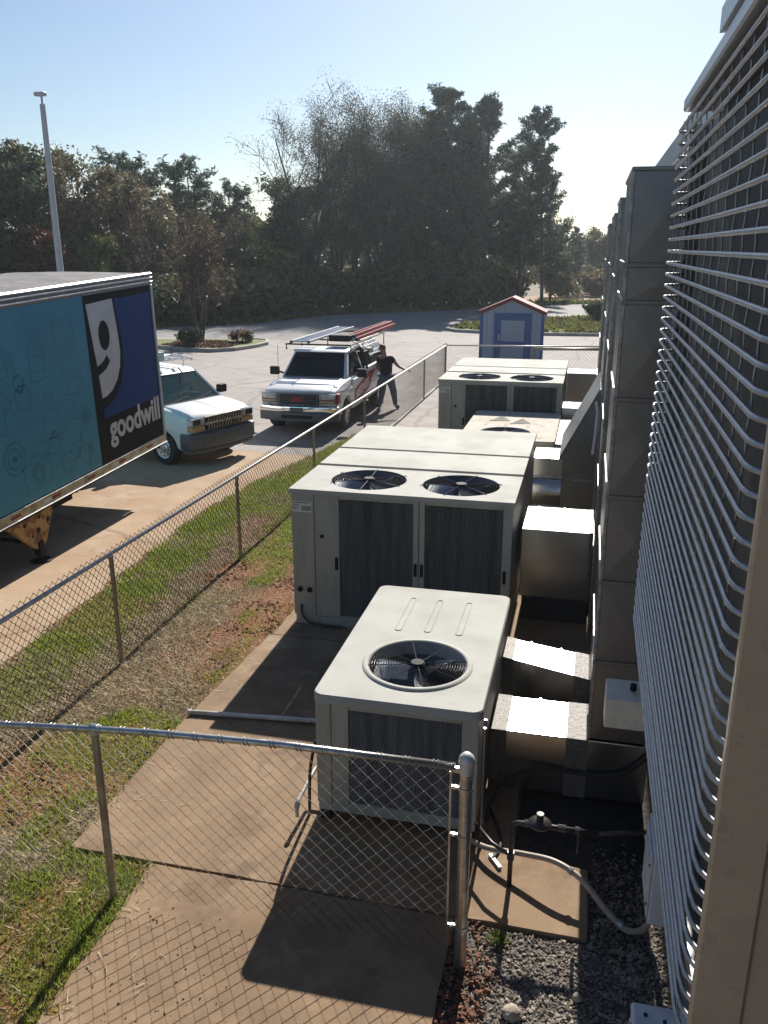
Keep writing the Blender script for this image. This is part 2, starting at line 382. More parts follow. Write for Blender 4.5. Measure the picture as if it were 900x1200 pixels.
def ground_mat(name, layers, rough=0.9, bump=0.3, bscale=25, cracks=None):
    """layers: base colour, then (colour, scale, lo, hi)"""
    m, t, b = _nodes(name); L = t.links
    tc = N(t, 'ShaderNodeTexCoord'); vec = tc.outputs['Object']
    rgb = N(t, 'ShaderNodeRGB'); rgb.outputs[0].default_value = (*layers[0], 1); out = rgb.outputs[0]
    for i, (c, sc, lo, hi) in enumerate(layers[1:]):
        mp = N(t, 'ShaderNodeMapping'); mp.inputs['Location'].default_value = (i * 13.1, i * 7.7, i * 3.3); L.new(vec, mp.inputs[0])
        nz = N(t, 'ShaderNodeTexNoise'); nz.inputs['Scale'].default_value = sc; nz.inputs['Detail'].default_value = 9; nz.inputs['Roughness'].default_value = 0.65; L.new(mp.outputs[0], nz.inputs['Vector'])
        mr = N(t, 'ShaderNodeMapRange'); mr.inputs[1].default_value = lo; mr.inputs[2].default_value = hi; L.new(nz.outputs[0], mr.inputs[0])
        mx = N(t, 'ShaderNodeMix', data_type='RGBA'); L.new(mr.outputs[0], mx.inputs[0]); L.new(out, mx.inputs[6]); mx.inputs[7].default_value = (*c, 1); out = mx.outputs[2]
    if cracks:
        nz = N(t, 'ShaderNodeTexNoise'); nz.inputs['Scale'].default_value = 0.9; nz.inputs['Detail'].default_value = 5; L.new(vec, nz.inputs['Vector'])
        ad = N(t, 'ShaderNodeMix', data_type='VECTOR'); ad.inputs[0].default_value = 0.35; L.new(vec, ad.inputs[4]); L.new(nz.outputs['Color'], ad.inputs[5])
        vo = N(t, 'ShaderNodeTexVoronoi', feature='DISTANCE_TO_EDGE'); vo.inputs['Scale'].default_value = cracks[0]; L.new(ad.outputs[1], vo.inputs['Vector'])
        mr = N(t, 'ShaderNodeMapRange'); mr.inputs[1].default_value = 0.0; mr.inputs[2].default_value = cracks[1]; mr.inputs[3].default_value = cracks[2]; mr.inputs[4].default_value = 0; L.new(vo.outputs['Distance'], mr.inputs[0])
        mx = N(t, 'ShaderNodeMix', data_type='RGBA'); L.new(mr.outputs[0], mx.inputs[0]); L.new(out, mx.inputs[6]); mx.inputs[7].default_value = (*cracks[3], 1); out = mx.outputs[2]
    L.new(out, b.inputs['Base Color']); b.inputs['Roughness'].default_value = rough; b.inputs['Specular IOR Level'].default_value = 0.35
    nz = N(t, 'ShaderNodeTexNoise'); nz.inputs['Scale'].default_value = bscale; nz.inputs['Detail'].default_value = 10; L.new(vec, nz.inputs['Vector'])
    bp = N(t, 'ShaderNodeBump'); bp.inputs['Strength'].default_value = bump; bp.inputs['Distance'].default_value = 0.03; L.new(nz.outputs[0], bp.inputs['Height']); L.new(bp.outputs[0], b.inputs['Normal'])
    return m
M['earth'] = ground_mat('leaf_litter', [(0.10, 0.075, 0.045), ((0.07, 0.085, 0.03), 0.25, 0.4, 0.6), ((0.15, 0.11, 0.065), 2.5, 0.5, 0.7), ((0.05, 0.04, 0.03), 6, 0.55, 0.7)], bump=0.6, bscale=6)
M['asphalt'] = ground_mat('old_asphalt', [(0.29, 0.265, 0.25), ((0.24, 0.22, 0.205), 0.35, 0.4, 0.65), ((0.34, 0.31, 0.285), 1.6, 0.5, 0.75), ((0.16, 0.15, 0.145), 5, 0.6, 0.78), ((0.17, 0.155, 0.145), 0.9, 0.60, 0.68)], bump=0.25, bscale=30, cracks=(0.42, 0.02, 0.55, (0.13, 0.12, 0.115)))
M['road'] = ground_mat('road_asphalt', [(0.22, 0.215, 0.21), ((0.17, 0.165, 0.165), 0.3, 0.4, 0.7), ((0.26, 0.25, 0.24), 3, 0.5, 0.75)], bump=0.2, bscale=30)
M['lotconc'] = ground_mat('lot_concrete', [(0.37, 0.265, 0.175), ((0.29, 0.185, 0.11), 0.5, 0.42, 0.65), ((0.40, 0.32, 0.23), 1.7, 0.5, 0.75), ((0.20, 0.12, 0.075), 3.5, 0.58, 0.78)], bump=0.2, bscale=30, cracks=(0.22, 0.008, 0.6, (0.13, 0.09, 0.065)))
M['slab'] = ground_mat('pad_concrete', [(0.245, 0.165, 0.10), ((0.175, 0.115, 0.068), 0.9, 0.42, 0.62), ((0.29, 0.20, 0.125), 3.5, 0.5, 0.70), ((0.15, 0.10, 0.068), 14, 0.6, 0.75), ((0.37, 0.30, 0.22), 55, 0.62, 0.72), ((0.12, 0.08, 0.05), 1.7, 0.55, 0.72), ((0.33, 0.25, 0.17), 0.7, 0.56, 0.7)], bump=0.10, bscale=160)
M['clay'] = ground_mat('red_clay', [(0.19, 0.075, 0.038), ((0.13, 0.06, 0.035), 2.5, 0.4, 0.65), ((0.24, 0.11, 0.06), 9, 0.5, 0.7)], bump=0.8, bscale=20)
M['claybank'] = ground_mat('clay_bank', [(0.30, 0.17, 0.10), ((0.20, 0.12, 0.07), 0.6, 0.4, 0.65), ((0.16, 0.14, 0.06), 0.9, 0.52, 0.7)], bump=0.6, bscale=8)
M['verge'] = ground_mat('verge_grass', [(0.10, 0.14, 0.03), ((0.16, 0.16, 0.05), 0.5, 0.4, 0.65), ((0.19, 0.15, 0.075), 1.4, 0.5, 0.75), ((0.06, 0.09, 0.02), 5, 0.5, 0.7)], bump=0.8, bscale=14)
M['shadeground'] = ground_mat('painted_shade', [(0.035, 0.029, 0.024), ((0.055, 0.045, 0.036), 3, 0.45, 0.65), ((0.02, 0.017, 0.015), 11, 0.5, 0.65)], bump=0.9, bscale=22)  # near-black ground colour, paints in the deep shade beside the pad
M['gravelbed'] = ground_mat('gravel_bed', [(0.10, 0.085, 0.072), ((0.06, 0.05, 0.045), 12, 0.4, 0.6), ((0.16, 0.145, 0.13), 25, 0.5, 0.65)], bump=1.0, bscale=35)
def attr_mat(name):
    m, t, b = _nodes(name); L = t.links
    a = N(t, 'ShaderNodeAttribute', attribute_name='soil'); tc = N(t, 'ShaderNodeTexCoord')
    nz = N(t, 'ShaderNodeTexNoise'); nz.inputs['Scale'].default_value = 35; nz.inputs['Detail'].default_value = 9; L.new(tc.outputs['Object'], nz.inputs['Vector'])
    mr = N(t, 'ShaderNodeMapRange'); mr.inputs[1].default_value = 0.3; mr.inputs[2].default_value = 0.7; mr.inputs[3].default_value = 0.55; mr.inputs[4].default_value = 1.3; L.new(nz.outputs[0], mr.inputs[0])
    hs = N(t, 'ShaderNodeHueSaturation'); L.new(mr.outputs[0], hs.inputs['Value']); L.new(a.outputs['Color'], hs.inputs['Color']); L.new(hs.outputs[0], b.inputs['Base Color'])
    b.inputs['Roughness'].default_value = 0.95; b.inputs['Specular IOR Level'].default_value = 0.15
    bp = N(t, 'ShaderNodeBump'); bp.inputs['Strength'].default_value = 1.0; bp.inputs['Distance'].default_value = 0.04; L.new(nz.outputs[0], bp.inputs['Height']); L.new(bp.outputs[0], b.inputs['Normal'])
    return m
M['lawn'] = attr_mat('lawn_soil')

def text_mb(txt, size, depth=0.004, offset=0.0, spacing=1.0, shear=0.0):
    cu = bpy.data.curves.new('lettering', 'FONT'); cu.body = txt; cu.size = size; cu.extrude = depth; cu.offset = offset
    cu.space_character = spacing; cu.shear = shear; cu.resolution_u = 4; cu.align_x = 'CENTER'
    ob = bpy.data.objects.new('lettering', cu); COL.objects.link(ob)
    bpy.context.view_layer.update()
    dg = bpy.context.evaluated_depsgraph_get()
    me = bpy.data.meshes.new_from_object(ob.evaluated_get(dg))
    mb = MB(); mb.add([v.co[:] for v in me.vertices], [tuple(p.vertices) for p in me.polygons])
    COL.objects.unlink(ob); bpy.data.objects.remove(ob); bpy.data.meshes.remove(me); bpy.data.curves.remove(cu)
    return mb

# ================================================================== GROUND
def sheet(name, poly, z, m, thick=0.0, kind='structure'):
    mb = MB()
    if thick: mb.prism(poly, 'z', z - thick, z)
    else:
        tri = tessellate_polygon([[Vector((p[0], p[1], 0)) for p in poly]])
        T = []
        for t in tri:
            a, b, c = [Vector((*poly[i], 0)) for i in t]
            T.append(tuple(t) if (b - a).cross(c - a).z > 0 else tuple(reversed(t)))
        mb.add([(p[0], p[1], z) for p in poly], T)
    return mb.build(name, m, None, kind=kind)

sheet('ground', [(-900, -300), (900, -300), (900, 1200), (-900, 1200)], -0.03, M['earth'])
FAR = [(-75, 18), (-40, 35.5), (-23.3, 44), (-19.1, 47.9), (-16.7, 55), (-10.1, 61), (-3.4, 68.2), (1.8, 72.7), (30, 97)]
NEAR = [(45, 97), (1.5, 58.9), (-2.7, 55), (-6.5, 51.3), (-10, 46.5), (-14.0, 39.6), (-26, 39), (-40, 27), (-75, 9)]
sheet('parking_lot', [(-75, -14), (0.7, -14), (0.7, 46), (30, 70)] + NEAR[1:], 0.0, M['asphalt'])
sheet('road', FAR + NEAR, 0.004, M['road'])
sheet('concrete_apron', [(-45, -14), (-5.0, -14), (-5.0, 16.2), (-5.6, 16.9), (-45, 19.5)], 0.006, M['lotconc'])
def island(poly, z, nm, m=None):
    sheet(nm, poly, z, m or M['verge'], 0.12)
def kerb_line(pts, wd=0.16, h=0.15, name='kerb', closed=False):
    vs = []; n = len(pts)
    for i, p in enumerate(pts):
        a = Vector(pts[i - 1] if (i or closed) else pts[0]); b = Vector(pts[(i + 1) % n] if (i < n - 1 or closed) else pts[-1])
        d = (b - a).normalized(); q = Vector((-d.y, d.x)); p = Vector(p)
        for s, z in ((0, -0.02), (0, h - 0.02), (0.02, h), (wd - 0.02, h), (wd, h - 0.02), (wd, -0.02)):
            vs.append((p.x + q.x * s, p.y + q.y * s, z))
    fs = []; m = n if closed else n - 1
    for i in range(m):
        j = (i + 1) % n
        for k in range(5): fs.append((i * 6 + k, j * 6 + k, j * 6 + k + 1, i * 6 + k + 1))
    MB().add(vs, fs).build(name, M['kerb'], None, kind='structure')
isl = [(-27, 36.4), (-22, 35.6), (-18.5, 34.8), (-16.6, 34.1), (-15.6, 34.0), (-14.9, 34.7), (-14.5, 36.0), (-14.4, 37.2), (-14.8, 38.3), (-15.8, 38.6), (-19.6, 37.4), (-27, 38.2)]
island(isl, 0.11, 'planted_island')
kerb_line(list(reversed(isl[:10])))
sheet('mulch_bed', [(-18.6, 36.0), (-16.6, 34.7), (-15.6, 34.8), (-15.2, 36.2), (-16.2, 37.2), (-18.4, 36.9)], 0.118, M['clay'])
isr = [(14, 46.5), (6, 45.3), (0.8, 44.9), (-2.1, 44.6), (-5.2, 44.9), (-6.8, 45.4), (-7.4, 46.2), (-7.4, 47.2), (-6.3, 50), (-2.6, 53.5), (0.94, 57), (14, 68)]
island(isr, 0.11, 'grass_island')
kerb_line(isr[:9])
sheet('clay_bank', [(-5.5, 69.8), (-3.2, 70.6), (1.6, 75.2), (12, 84.5), (20, 100), (4, 98), (-4, 86), (-7, 76)], 0.0, M['claybank'])

# concrete pads beside the building
def rough_edge(poly, amp=0.011, step=0.12):
    out = []
    for i, p in enumerate(poly):
        a = Vector(p); b = Vector(poly[(i + 1) % len(poly)]); n = max(1, int((b - a).length / step)); d = (b - a).normalized(); q = Vector((-d.y, d.x))
        for k in range(n):
            t = a.lerp(b, k / n); j = 0 if k == 0 else amp * (noise.noise(Vector((t.x * 5, t.y * 5, 1.7))) + 0.6 * noise.noise(Vector((t.x * 17, t.y * 17, 4.1))))
            out.append((t.x + q.x * j, t.y + q.y * j))
    return out
sheet('concrete_pad', rough_edge([(-3.45, 4.59), (0.245, 4.555), (0.245, 5.20), (-0.30, 5.27), (-0.30, 8.30), (-3.30, 8.32), (-3.43, 6.3)]), 0.05, M['slab'], 0.16)
sheet('shade_sheet', [(-0.28, 5.20), (0.26, 5.20), (0.26, 4.45), (0.76, 4.45), (0.76, 8.29), (-0.28, 8.29)], 0.0245, M['shadeground'], 0.1)  # sheet coloured dark to deepen the shade between unit and wall
sheet('concrete_pad', rough_edge([(-3.27, 8.34), (0.72, 8.32), (0.72, 16.99), (-3.27, 16.99)]), 0.05, M['slab'], 0.16)
sheet('concrete_pad', [(-3.27, 17.01), (0.72, 17.01), (0.72, 24.0), (-3.27, 24.0)], 0.05, M['slab'], 0.16)
sheet('concrete_path', rough_edge([(-2.80, -1.0), (-0.62, -1.0), (-0.60, 4.545), (-2.79, 4.565)]), 0.045, M['slab'], 0.16)
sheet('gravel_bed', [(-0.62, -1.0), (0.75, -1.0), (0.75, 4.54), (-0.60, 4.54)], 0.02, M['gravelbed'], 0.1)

# lawn between the lot and the pads
def smooth(a, b, x):
    t = min(1, max(0, (x - a) / (b - a))); return t * t * (3 - 2 * t)
def xo(y):
    P = [(-2, -5.9), (7, -5.88), (9.5, -5.95), (12.6, -6.2), (14.9, -5.95), (16.4, -5.7), (19.4, -5.2)]
    for (a, x0), (b, x1) in zip(P, P[1:]):
        if y <= b: return x0 + (x1 - x0) * (y - a) / (b - a) + 0.10 * noise.noise(Vector((y * 1.1, 3.3, 0)))
    return -5.2
def xi(y):
    if y < 4.58: return -2.78
    if y < 8.32: return -3.44 + 0.0 * y
    return -3.26
def lawn_w(x, y):
    n1 = noise.noise(Vector((x * 1.1, y * 0.8, 0.3))); n2 = noise.noise(Vector((x * 3.1, y * 2.7, 5.1))); n3 = noise.noise(Vector((x * 9, y * 9, 2)))
    d = x - xo(y); e = xi(y) - x
    g = 1.0 - smooth(0.75, 1.05, d + 0.25 * n2)
    g *= smooth(0.0, 0.16, d + 0.12 * n2)
    g *= 0.45 + 0.55 * smooth(-0.30, 0.10, n1 + 0.7 * n2)
    if y > 12.5: g = max(g, 0.75 * smooth(-0.25, 0.2, n1 + 0.3 * n2))
    inside = smooth(1.25, 1.6, d + 0.2 * n2)
    g = max(g, inside * smooth(-0.08, 0.22, n1 + 0.5 * n2) * 0.95)
    g = max(g, 0.9 * smooth(4.7, 4.0, y) * smooth(-0.25, 0.25, n2 + 0.3 * n3 + 0.15 - 0.1 * e))
    g = max(g, smooth(0.42, 0.2, math.hypot((x + 2.98) * 0.8, y - 4.5)), smooth(0.42, 0.12, e + 0.15 * n2) * smooth(4.5, 4.1, y))
    c = smooth(1.05, 0.35, e + 0.3 * n2) * smooth(6.5, 8.5, y) * smooth(14, 11, y)
    c = max(c, smooth(0.9, 0.2, e + 0.4 * n1) * 0.6 * smooth(-0.1, 0.3, n2))
    c = max(c, smooth(0.12, 0.42, n1 - 0.2 * n2) * (0.85 if y < 5.5 else 0.55))
    c = max(c, (1 - smooth(0.0, 0.22, d + 0.1 * n2)) * 0.8)
    c = max(c, 1 - smooth(0.25, 0.6, math.hypot(x + 4.45, (y - 10.1) * 0.9) + 0.2 * n2))
    g *= 1 - 0.85 * c
    s = max(0.0, 1 - g - 0.75 * c) 
    return g, s, c
def lawn_z(x, y):
    return 0.018 + 0.018 * (1 + noise.noise(Vector((x * 1.7, y * 1.7, 9)))) + 0.006 * noise.noise(Vector((x * 7, y * 7, 1)))
def lawn_in(x, y):
    return xo(y) < x < xi(y) + 0.05 * noise.noise(Vector((x * 3, y * 4, 2))) + 0.01 and y < 19.2 + 0.3 * noise.noise(Vector((x * 2, 0, 0)))
st = 0.07; nx = int(3.7 / st); ny = int(21 / st); vs = []; fs = []; cols = []
for j in range(ny + 1):
    for i in range(nx + 1):
        x = -6.35 + i * st; y = -1.2 + j * st
        z = lawn_z(x, y)
        ed = min(x - xo(y), 19.3 - y)
        z = 0.012 + (z - 0.012) * smooth(0, 0.25, ed)
        if x > xi(y) + 0.1: z = 0.012
        vs.append((x, y, z))
        g, s, c = lawn_w(x, y)
        cols.append((0.12 * g + 0.16 * s + 0.19 * c, 0.13 * g + 0.115 * s + 0.082 * c, 0.028 * g + 0.06 * s + 0.045 * c, 1))
for j in range(ny):
    for i in range(nx):
        x = -6.35 + (i + .5) * st; y = -1.2 + (j + .5) * st
        if xo(y) < x < xi(y) + 0.14 and y < 19.3:
            a = j * (nx + 1) + i; fs.append((a, a + 1, a + nx + 2, a + nx + 1))
lm = MB().add(vs, fs).build('lawn', M['lawn'], None, smooth=True, kind='structure')
ca = lm.data.color_attributes.new('soil', 'FLOAT_COLOR', 'POINT')
ca.data.foreach_set('color', np.array(cols, dtype=np.float32).ravel())

def blades(name, n, m, pick, hmin, hmax, wd, lean, label):
    out = []; tries = 0
    rr = random.Random(5 + n)
    while len(out) < n * 3 and tries < n * 9:
        tries += 1
        y = 2.6 + 16.6 * rr.random() ** 1.45; x = -6.2 + 3.45 * rr.random()
        if not lawn_in(x, y): continue
        p = pick(x, y)
        if rr.random() > p: continue
        z = lawn_z(x, y); h = hmin + (hmax - hmin) * rr.random() ** 1.4
        a = rr.random() * 6.283; ln = lean * (0.3 + rr.random())
        dx, dy = math.cos(a), math.sin(a)
        up = h * math.cos(ln); ou = h * math.sin(ln); w2 = wd * (0.6 + 0.8 * rr.random())
        b = a + 1.3 + 0.5 * rr.random()
        px, py = math.cos(b) * w2, math.sin(b) * w2
        out += [(x - px, y - py, z - 0.004), (x + px, y + py, z - 0.004), (x + dx * ou, y + dy * ou, z + up)]
    o = np_mesh(name, out, 3, m, None, 'stuff')
    props(o, label, name.replace('_', ' '))
blades('grass', 90000, M['grass'], lambda x, y: lawn_w(x, y)[0] ** 1.3, 0.03, 0.085, 0.0042, 0.8, 'short green grass in patches along the fence line')
blades('dry_grass', 60000, M['straw'], lambda x, y: 0.12 + lawn_w(x, y)[1] - 0.1 * lawn_w(x, y)[2], 0.05, 0.15, 0.0035, 1.45, 'straw coloured dead grass lying flat on the lawn')
sp_ = []; rr_ = random.Random(41)
for i in range(150):
    y = 3.2 + 5.0 * rr_.random(); x = xi(y) + abs(rr_.gauss(0, 0.22)); a_ = rr_.random() * 6.283; L_ = 0.04 + 0.09 * rr_.random()
    if 4.4 < y < 4.62: continue
    dx_, dy_ = math.cos(a_) * L_, math.sin(a_) * L_
    sp_ += [(x - dy_ * .03, y + dx_ * .03, 0.054), (x + dy_ * .03, y - dx_ * .03, 0.054), (x + dx_, y + dy_, 0.060)]
props(np_mesh('loose_straw', sp_, 3, M['straw'], None, 'stuff'), 'loose straw blown onto the edge of the concrete', 'straw')
# soil crumbs and leaves on the bare clay
def crumbs(name, n, m, xr, yr, fz, pick, s0, s1, label, cat):
    ico = bmesh.new(); bmesh.ops.create_icosphere(ico, subdivisions=1, radius=1); ico.verts.index_update()
    V = np.array([v.co[:] for v in ico.verts]); F = np.array([[v.index for v in f.verts] for f in ico.faces]); ico.free()
    out = []; rr = random.Random(n); k = 0; tries = 0
    while k < n and tries < n * 12:
        tries += 1
        x = xr[0] + (xr[1] - xr[0]) * rr.random(); y = yr[0] + (yr[1] - yr[0]) * rr.random()
        if rr.random() > pick(x, y): continue
        s = s0 + (s1 - s0) * rr.random() ** 2.2
        A = RNG.normal(size=(3, 3)); Q, _ = np.linalg.qr(A)
        P = V * (1 + 0.28 * RNG.normal(size=(len(V), 1))).clip(0.6, 1.5) * np.array([1, 0.8, 0.55]) * s
        P = P @ Q.T; P[:, 2] *= 0.75
        P = P + np.array([x, y, fz(x, y) + 0.25 * s])
        out.append(P[F].reshape(-1, 3)); k += 1
    o = np_mesh(name, np.concatenate(out), 3, m, None, 'stuff'); props(o, label, cat)
crumbs('clay_crumbs', 2200, M['litter'], (-5.2, -2.7), (3.0, 13), lawn_z, lambda x, y: lawn_w(x, y)[2] ** 1.5 * smooth(-0.1, 0.3, noise.noise(Vector((x * 2.3, y * 2.3, 4)))) if lawn_in(x, y) else 0, 0.004, 0.024, 'crumbs of red clay and dead leaves on bare soil', 'soil')
crumbs('gravel', 9000, M['gravel'], (-0.42, 0.74), (2.9, 4.53), lambda x, y: 0.02, lambda x, y: 1, 0.006, 0.021, 'grey gravel stones spread beside the concrete pad', 'gravel')
crumbs('gravel', 1500, M['gravel'], (0.27, 0.75), (4.5, 5.6), lambda x, y: 0.0245, lambda x, y: smooth(5.7, 4.5, y), 0.005, 0.018, 'scattered gravel on ground painted dark for shade against the wall', 'gravel')
crumbs('clay_crumbs', 700, M['litter'], (-0.60, -0.28), (3.2, 4.55), lambda x, y: 0.035, lambda x, y: smooth(-0.25, -0.45, x + 0.12 * noise.noise(Vector((0, y * 4, 0)))), 0.008, 0.024, 'red clay crumbs around the foot of the fence corner post', 'soil')
crumbs('soil_crumbs', 150, M['litter'], (-2.75, -1.7), (3.2, 4.4), lambda x, y: 0.045, lambda x, y: smooth(0.9, 0.2, math.hypot(x + 2.4, y - 3.7)), 0.003, 0.010, 'dark soil crumbs scattered on the near concrete path', 'soil')
def stone(x, y, z, s, label, m='gravel', sq=0.6):
    bm = bmesh.new(); bmesh.ops.create_icosphere(bm, subdivisions=3, radius=s)
    for v in bm.verts:
        n = noise.noise(v.co * (1.6 / s) + Vector((x * 9, y * 5, 0))) + 0.4 * noise.noise(v.co * (4 / s))
        v.co *= 1 + 0.25 * n; v.co.z *= sq
    mb = MB().bm(bm); mb.v = [(p[0] + x, p[1] + y, p[2] + z) for p in mb.v]
    o = mb.build('stone', M[m], None, smooth=True); props(o, label, 'stone')
stone(-0.17, 3.90, 0.05, 0.055, 'large tan stone lying on the gravel')
stone(0.20, 4.10, 0.04, 0.030, 'small pale stone on the sunlit gravel near the shade', sq=0.7)
# weed
wt = thing('weed', 'small green weed growing at the edge of the gravel', 'weed', (-0.30, 4.42, 0.03))
mb = MB()
for i in range(34):
    a = random.random() * 6.283; L_ = 0.05 + 0.09 * random.random(); e = 0.3 + 0.8 * random.random(); wv = 0.008 + 0.007 * random.random()
    d = Vector((math.cos(a) * math.cos(e), math.sin(a) * math.cos(e), math.sin(e))); s_ = Vector((-math.sin(a), math.cos(a), 0)) * wv
    p = Vector((-0.30, 4.42, 0.03)) + Vector((random.uniform(-.03, .03), random.uniform(-.03, .03), 0))
    mb.add([p, p + d * L_ * .5 - s_, p + d * L_ + Vector((0, 0, -.01)), p + d * L_ * .5 + s_], [(0, 1, 2, 3)])
mb.build('leaves', M['lf_yel'], wt)

# ================================================================== BUILDING
bt = thing('building', 'grey flat roofed building wall running along the right side', 'building', (0.75, 6, 0))
mb = MB().box(0.78, -3, -0.1, 9, 34, 5.05); mb.build('wall', M['wall'], bt)
mb = MB().box(0.70, -3, 5.05, 9, 34.1, 5.30, 0.01); mb.build('parapet_cap', M['cap'], bt)
mb = MB().box(0.72, -3, 4.86, 0.779, 34.05, 5.048); mb.build('eave_flashing', M['cap'], bt)
for z in (1.2, 2.4, 3.6):
    mb = MB().box(0.765, -3, z, 0.785, 34, z + 0.02); mb.build('wall_joint', M['cap'], bt)
# ------------------------------------------------------------------ riser ducts up the wall
def riser(x0, x1, y0, y1, joints, label, crease=True):
    t = thing('riser_duct', label, 'duct', (x0, y0, joints[0]), group='galvanised riser ducts on the wall')
    for i, (a, b) in enumerate(zip(joints, joints[1:])):
        mb = MB().box(x0, y0, a + 0.004, x1, y1, b - 0.004)
        if crease:                                   # cross-broken sheet: shallow pyramid on the front face
            cx, cz = (x0 + x1) / 2, (a + b) / 2; e = 0.002
            mb.add([(x0, y0 - e, a + .01), (x1, y0 - e, a + .01), (x1, y0 - e, b - .01), (x0, y0 - e, b - .01), (cx, y0 - 0.010, cz)], [(0, 1, 4), (1, 2, 4), (2, 3, 4), (3, 0, 4)])
        mb.build('duct_section', M['galv_dull'], t)
        if i:
            MB().box(x0 - 0.014, y0 - 0.016, a - 0.016, x1, y1, a + 0.016, 0.004).build('duct_flange', M['galv_dull'], t)
    # standing seam on the outer corner that catches the light
    MB().box(x0 - 0.012, y0 - 0.014, joints[0], x0 + 0.012, y0 + 0.010, joints[-1], 0.003).build('corner_seam', M['flange'], t)
    MB().box(x0 - 0.012, y0 - 0.016, joints[-1] - 0.004, x1, y1 + 0.01, joints[-1] + 0.022, 0.004).build('top_cap', M['galv_dull'], t)
    return t
riser(0.205, 0.64, 6.06, 7.38, [0.585, 1.25, 1.9, 2.55, 3.25, 3.90, 4.14, 4.72], 'nearest tall galvanised duct riser beside the small front unit')
riser(0.215, 0.62, 9.25, 10.5, [0.05, 0.98, 1.7, 2.45, 3.2, 3.95, 4.70], 'second tall duct riser, behind the first, beside the large front unit')
riser(0.235, 0.62, 12.75, 15.3, [0.05, 0.8, 1.6, 2.4, 3.2, 4.0, 4.68], 'third tall duct riser, holding the slanted duct hood')
riser(0.225, 0.62, 17.4, 20.2, [0.05, 0.8, 1.6, 2.4, 3.2, 4.0, 4.66], 'fourth and farthest tall duct riser along the wall')
# ------------------------------------------------------------------ connecting ducts
def duct_box(name, label, corners_lo, corners_hi, seams=(), m='galv', tape=()):
    """8-corner sheet metal duct; corners (front-left, front-right, back-right, back-left)"""
    lo, hi = corners_lo, corners_hi
    t = thing(name, label, 'duct', tuple((Vector(lo[0]) + Vector(lo[2])) / 2))
    vs = list(lo) + list(hi)
    fs = [(0, 3, 2, 1), (4, 5, 6, 7), (0, 1, 5, 4), (1, 2, 6, 5), (2, 3, 7, 6), (3, 0, 4, 7)]
    bm = bmesh.new(); bv = [bm.verts.new(v) for v in vs]
    for f in fs: bm.faces.new([bv[i] for i in f])
    bmesh.ops.recalc_face_normals(bm, faces=bm.faces[:])
    bmesh.ops.bevel(bm, geom=bm.edges[:], offset=0.006, segments=1, affect='EDGES')
    MB().bm(bm).build('duct_body', M[m], t)
    def loop(f, wd, out, mm, nm):
        P = []
        for k in range(8):
            a, b = (0, 1) if k % 4 in (0, 1) else (3, 2)
            pass
        lofs = []
        for ff in (f - wd, f + wd):
            A = [Vector(lo[0]).lerp(Vector(lo[1]), ff), Vector(lo[3]).lerp(Vector(lo[2]), ff), Vector(hi[3]).lerp(Vector(hi[2]), ff), Vector(hi[0]).lerp(Vector(hi[1]), ff)]
            c = sum(A, Vector()) / 4
            B = []
            for p in A:
                d = (p - c); B.append(p + Vector((0, math.copysign(out, d.y), math.copysign(out, d.z))))
            lofs.append((A, B))
        mb = MB(); v = lofs[0][1] + lofs[1][1] + lofs[0][0] + lofs[1][0]
        q = []
        for k in range(4):
            k2 = (k + 1) % 4
            q += [(k, k2, 4 + k2, 4 + k), (8 + k, k, 4 + k, 12 + k) if False else (8 + k, 8 + k2, k2, k), (4 + k, 4 + k2, 12 + k2, 12 + k)]
        bm = bmesh.new(); bv = [bm.verts.new(x) for x in v]
        for f_ in q:
            try: bm.faces.new([bv[i] for i in f_])
            except ValueError: pass
        bmesh.ops.recalc_face_normals(bm, faces=bm.faces[:])
        mb.bm(bm).build(nm, M[mm], t)
    for s_ in seams: loop(s_, 0.008, 0.008, m, 'seam')
    for s_ in tape: loop(s_[0], s_[1], 0.005, 'tape', 'mastic_tape')
    return t
duct_box('return_duct', 'low square return duct with glaring top beside the front unit',
         [(-0.56, 6.04, 0.06), (0.66, 6.04, 0.06), (0.66, 6.60, 0.06), (-0.56, 6.60, 0.06)],
         [(-0.56, 6.04, 0.575), (0.66, 6.04, 0.575), (0.66, 6.60, 0.575), (-0.56, 6.60, 0.575)], seams=(0.30,), tape=((0.055, 0.055), (0.56, 0.07)))
duct_box('supply_duct', 'sloping supply duct above the low return duct',
         [(-0.56, 7.03, 0.30), (0.205, 6.90, 0.30), (0.205, 7.36, 0.30), (-0.56, 7.45, 0.30)],
         [(-0.56, 7.03, 0.72), (0.205, 6.89, 0.655), (0.205, 7.36, 0.66), (-0.56, 7.45, 0.72)], seams=(0.3, 0.66), tape=((0.06, 0.06), (0.91, 0.085)))
duct_box('supply_duct', 'big square duct box with warm reflections beside the large front unit',
         [(-0.60, 9.37, 0.36), (0.20, 9.37, 0.36), (0.20, 10.30, 0.36), (-0.60, 10.30, 0.36)],
         [(-0.60, 9.37, 1.18), (0.20, 9.37, 1.18), (0.20, 10.30, 1.18), (-0.60, 10.30, 1.18)], seams=(0.17, 0.56), tape=((0.97, 0.025),))
cb = thing('sun_block', 'dark block added under the big square duct box to stop sunlight', 'blocker', (-0.2, 9.8, 0.05))  # added box, keeps sunlight from passing under the duct onto the pad
MB().box(-0.57, 9.42, 0.05, 0.18, 10.25, 0.355).build('sun_block_body', M['dark'], cb)
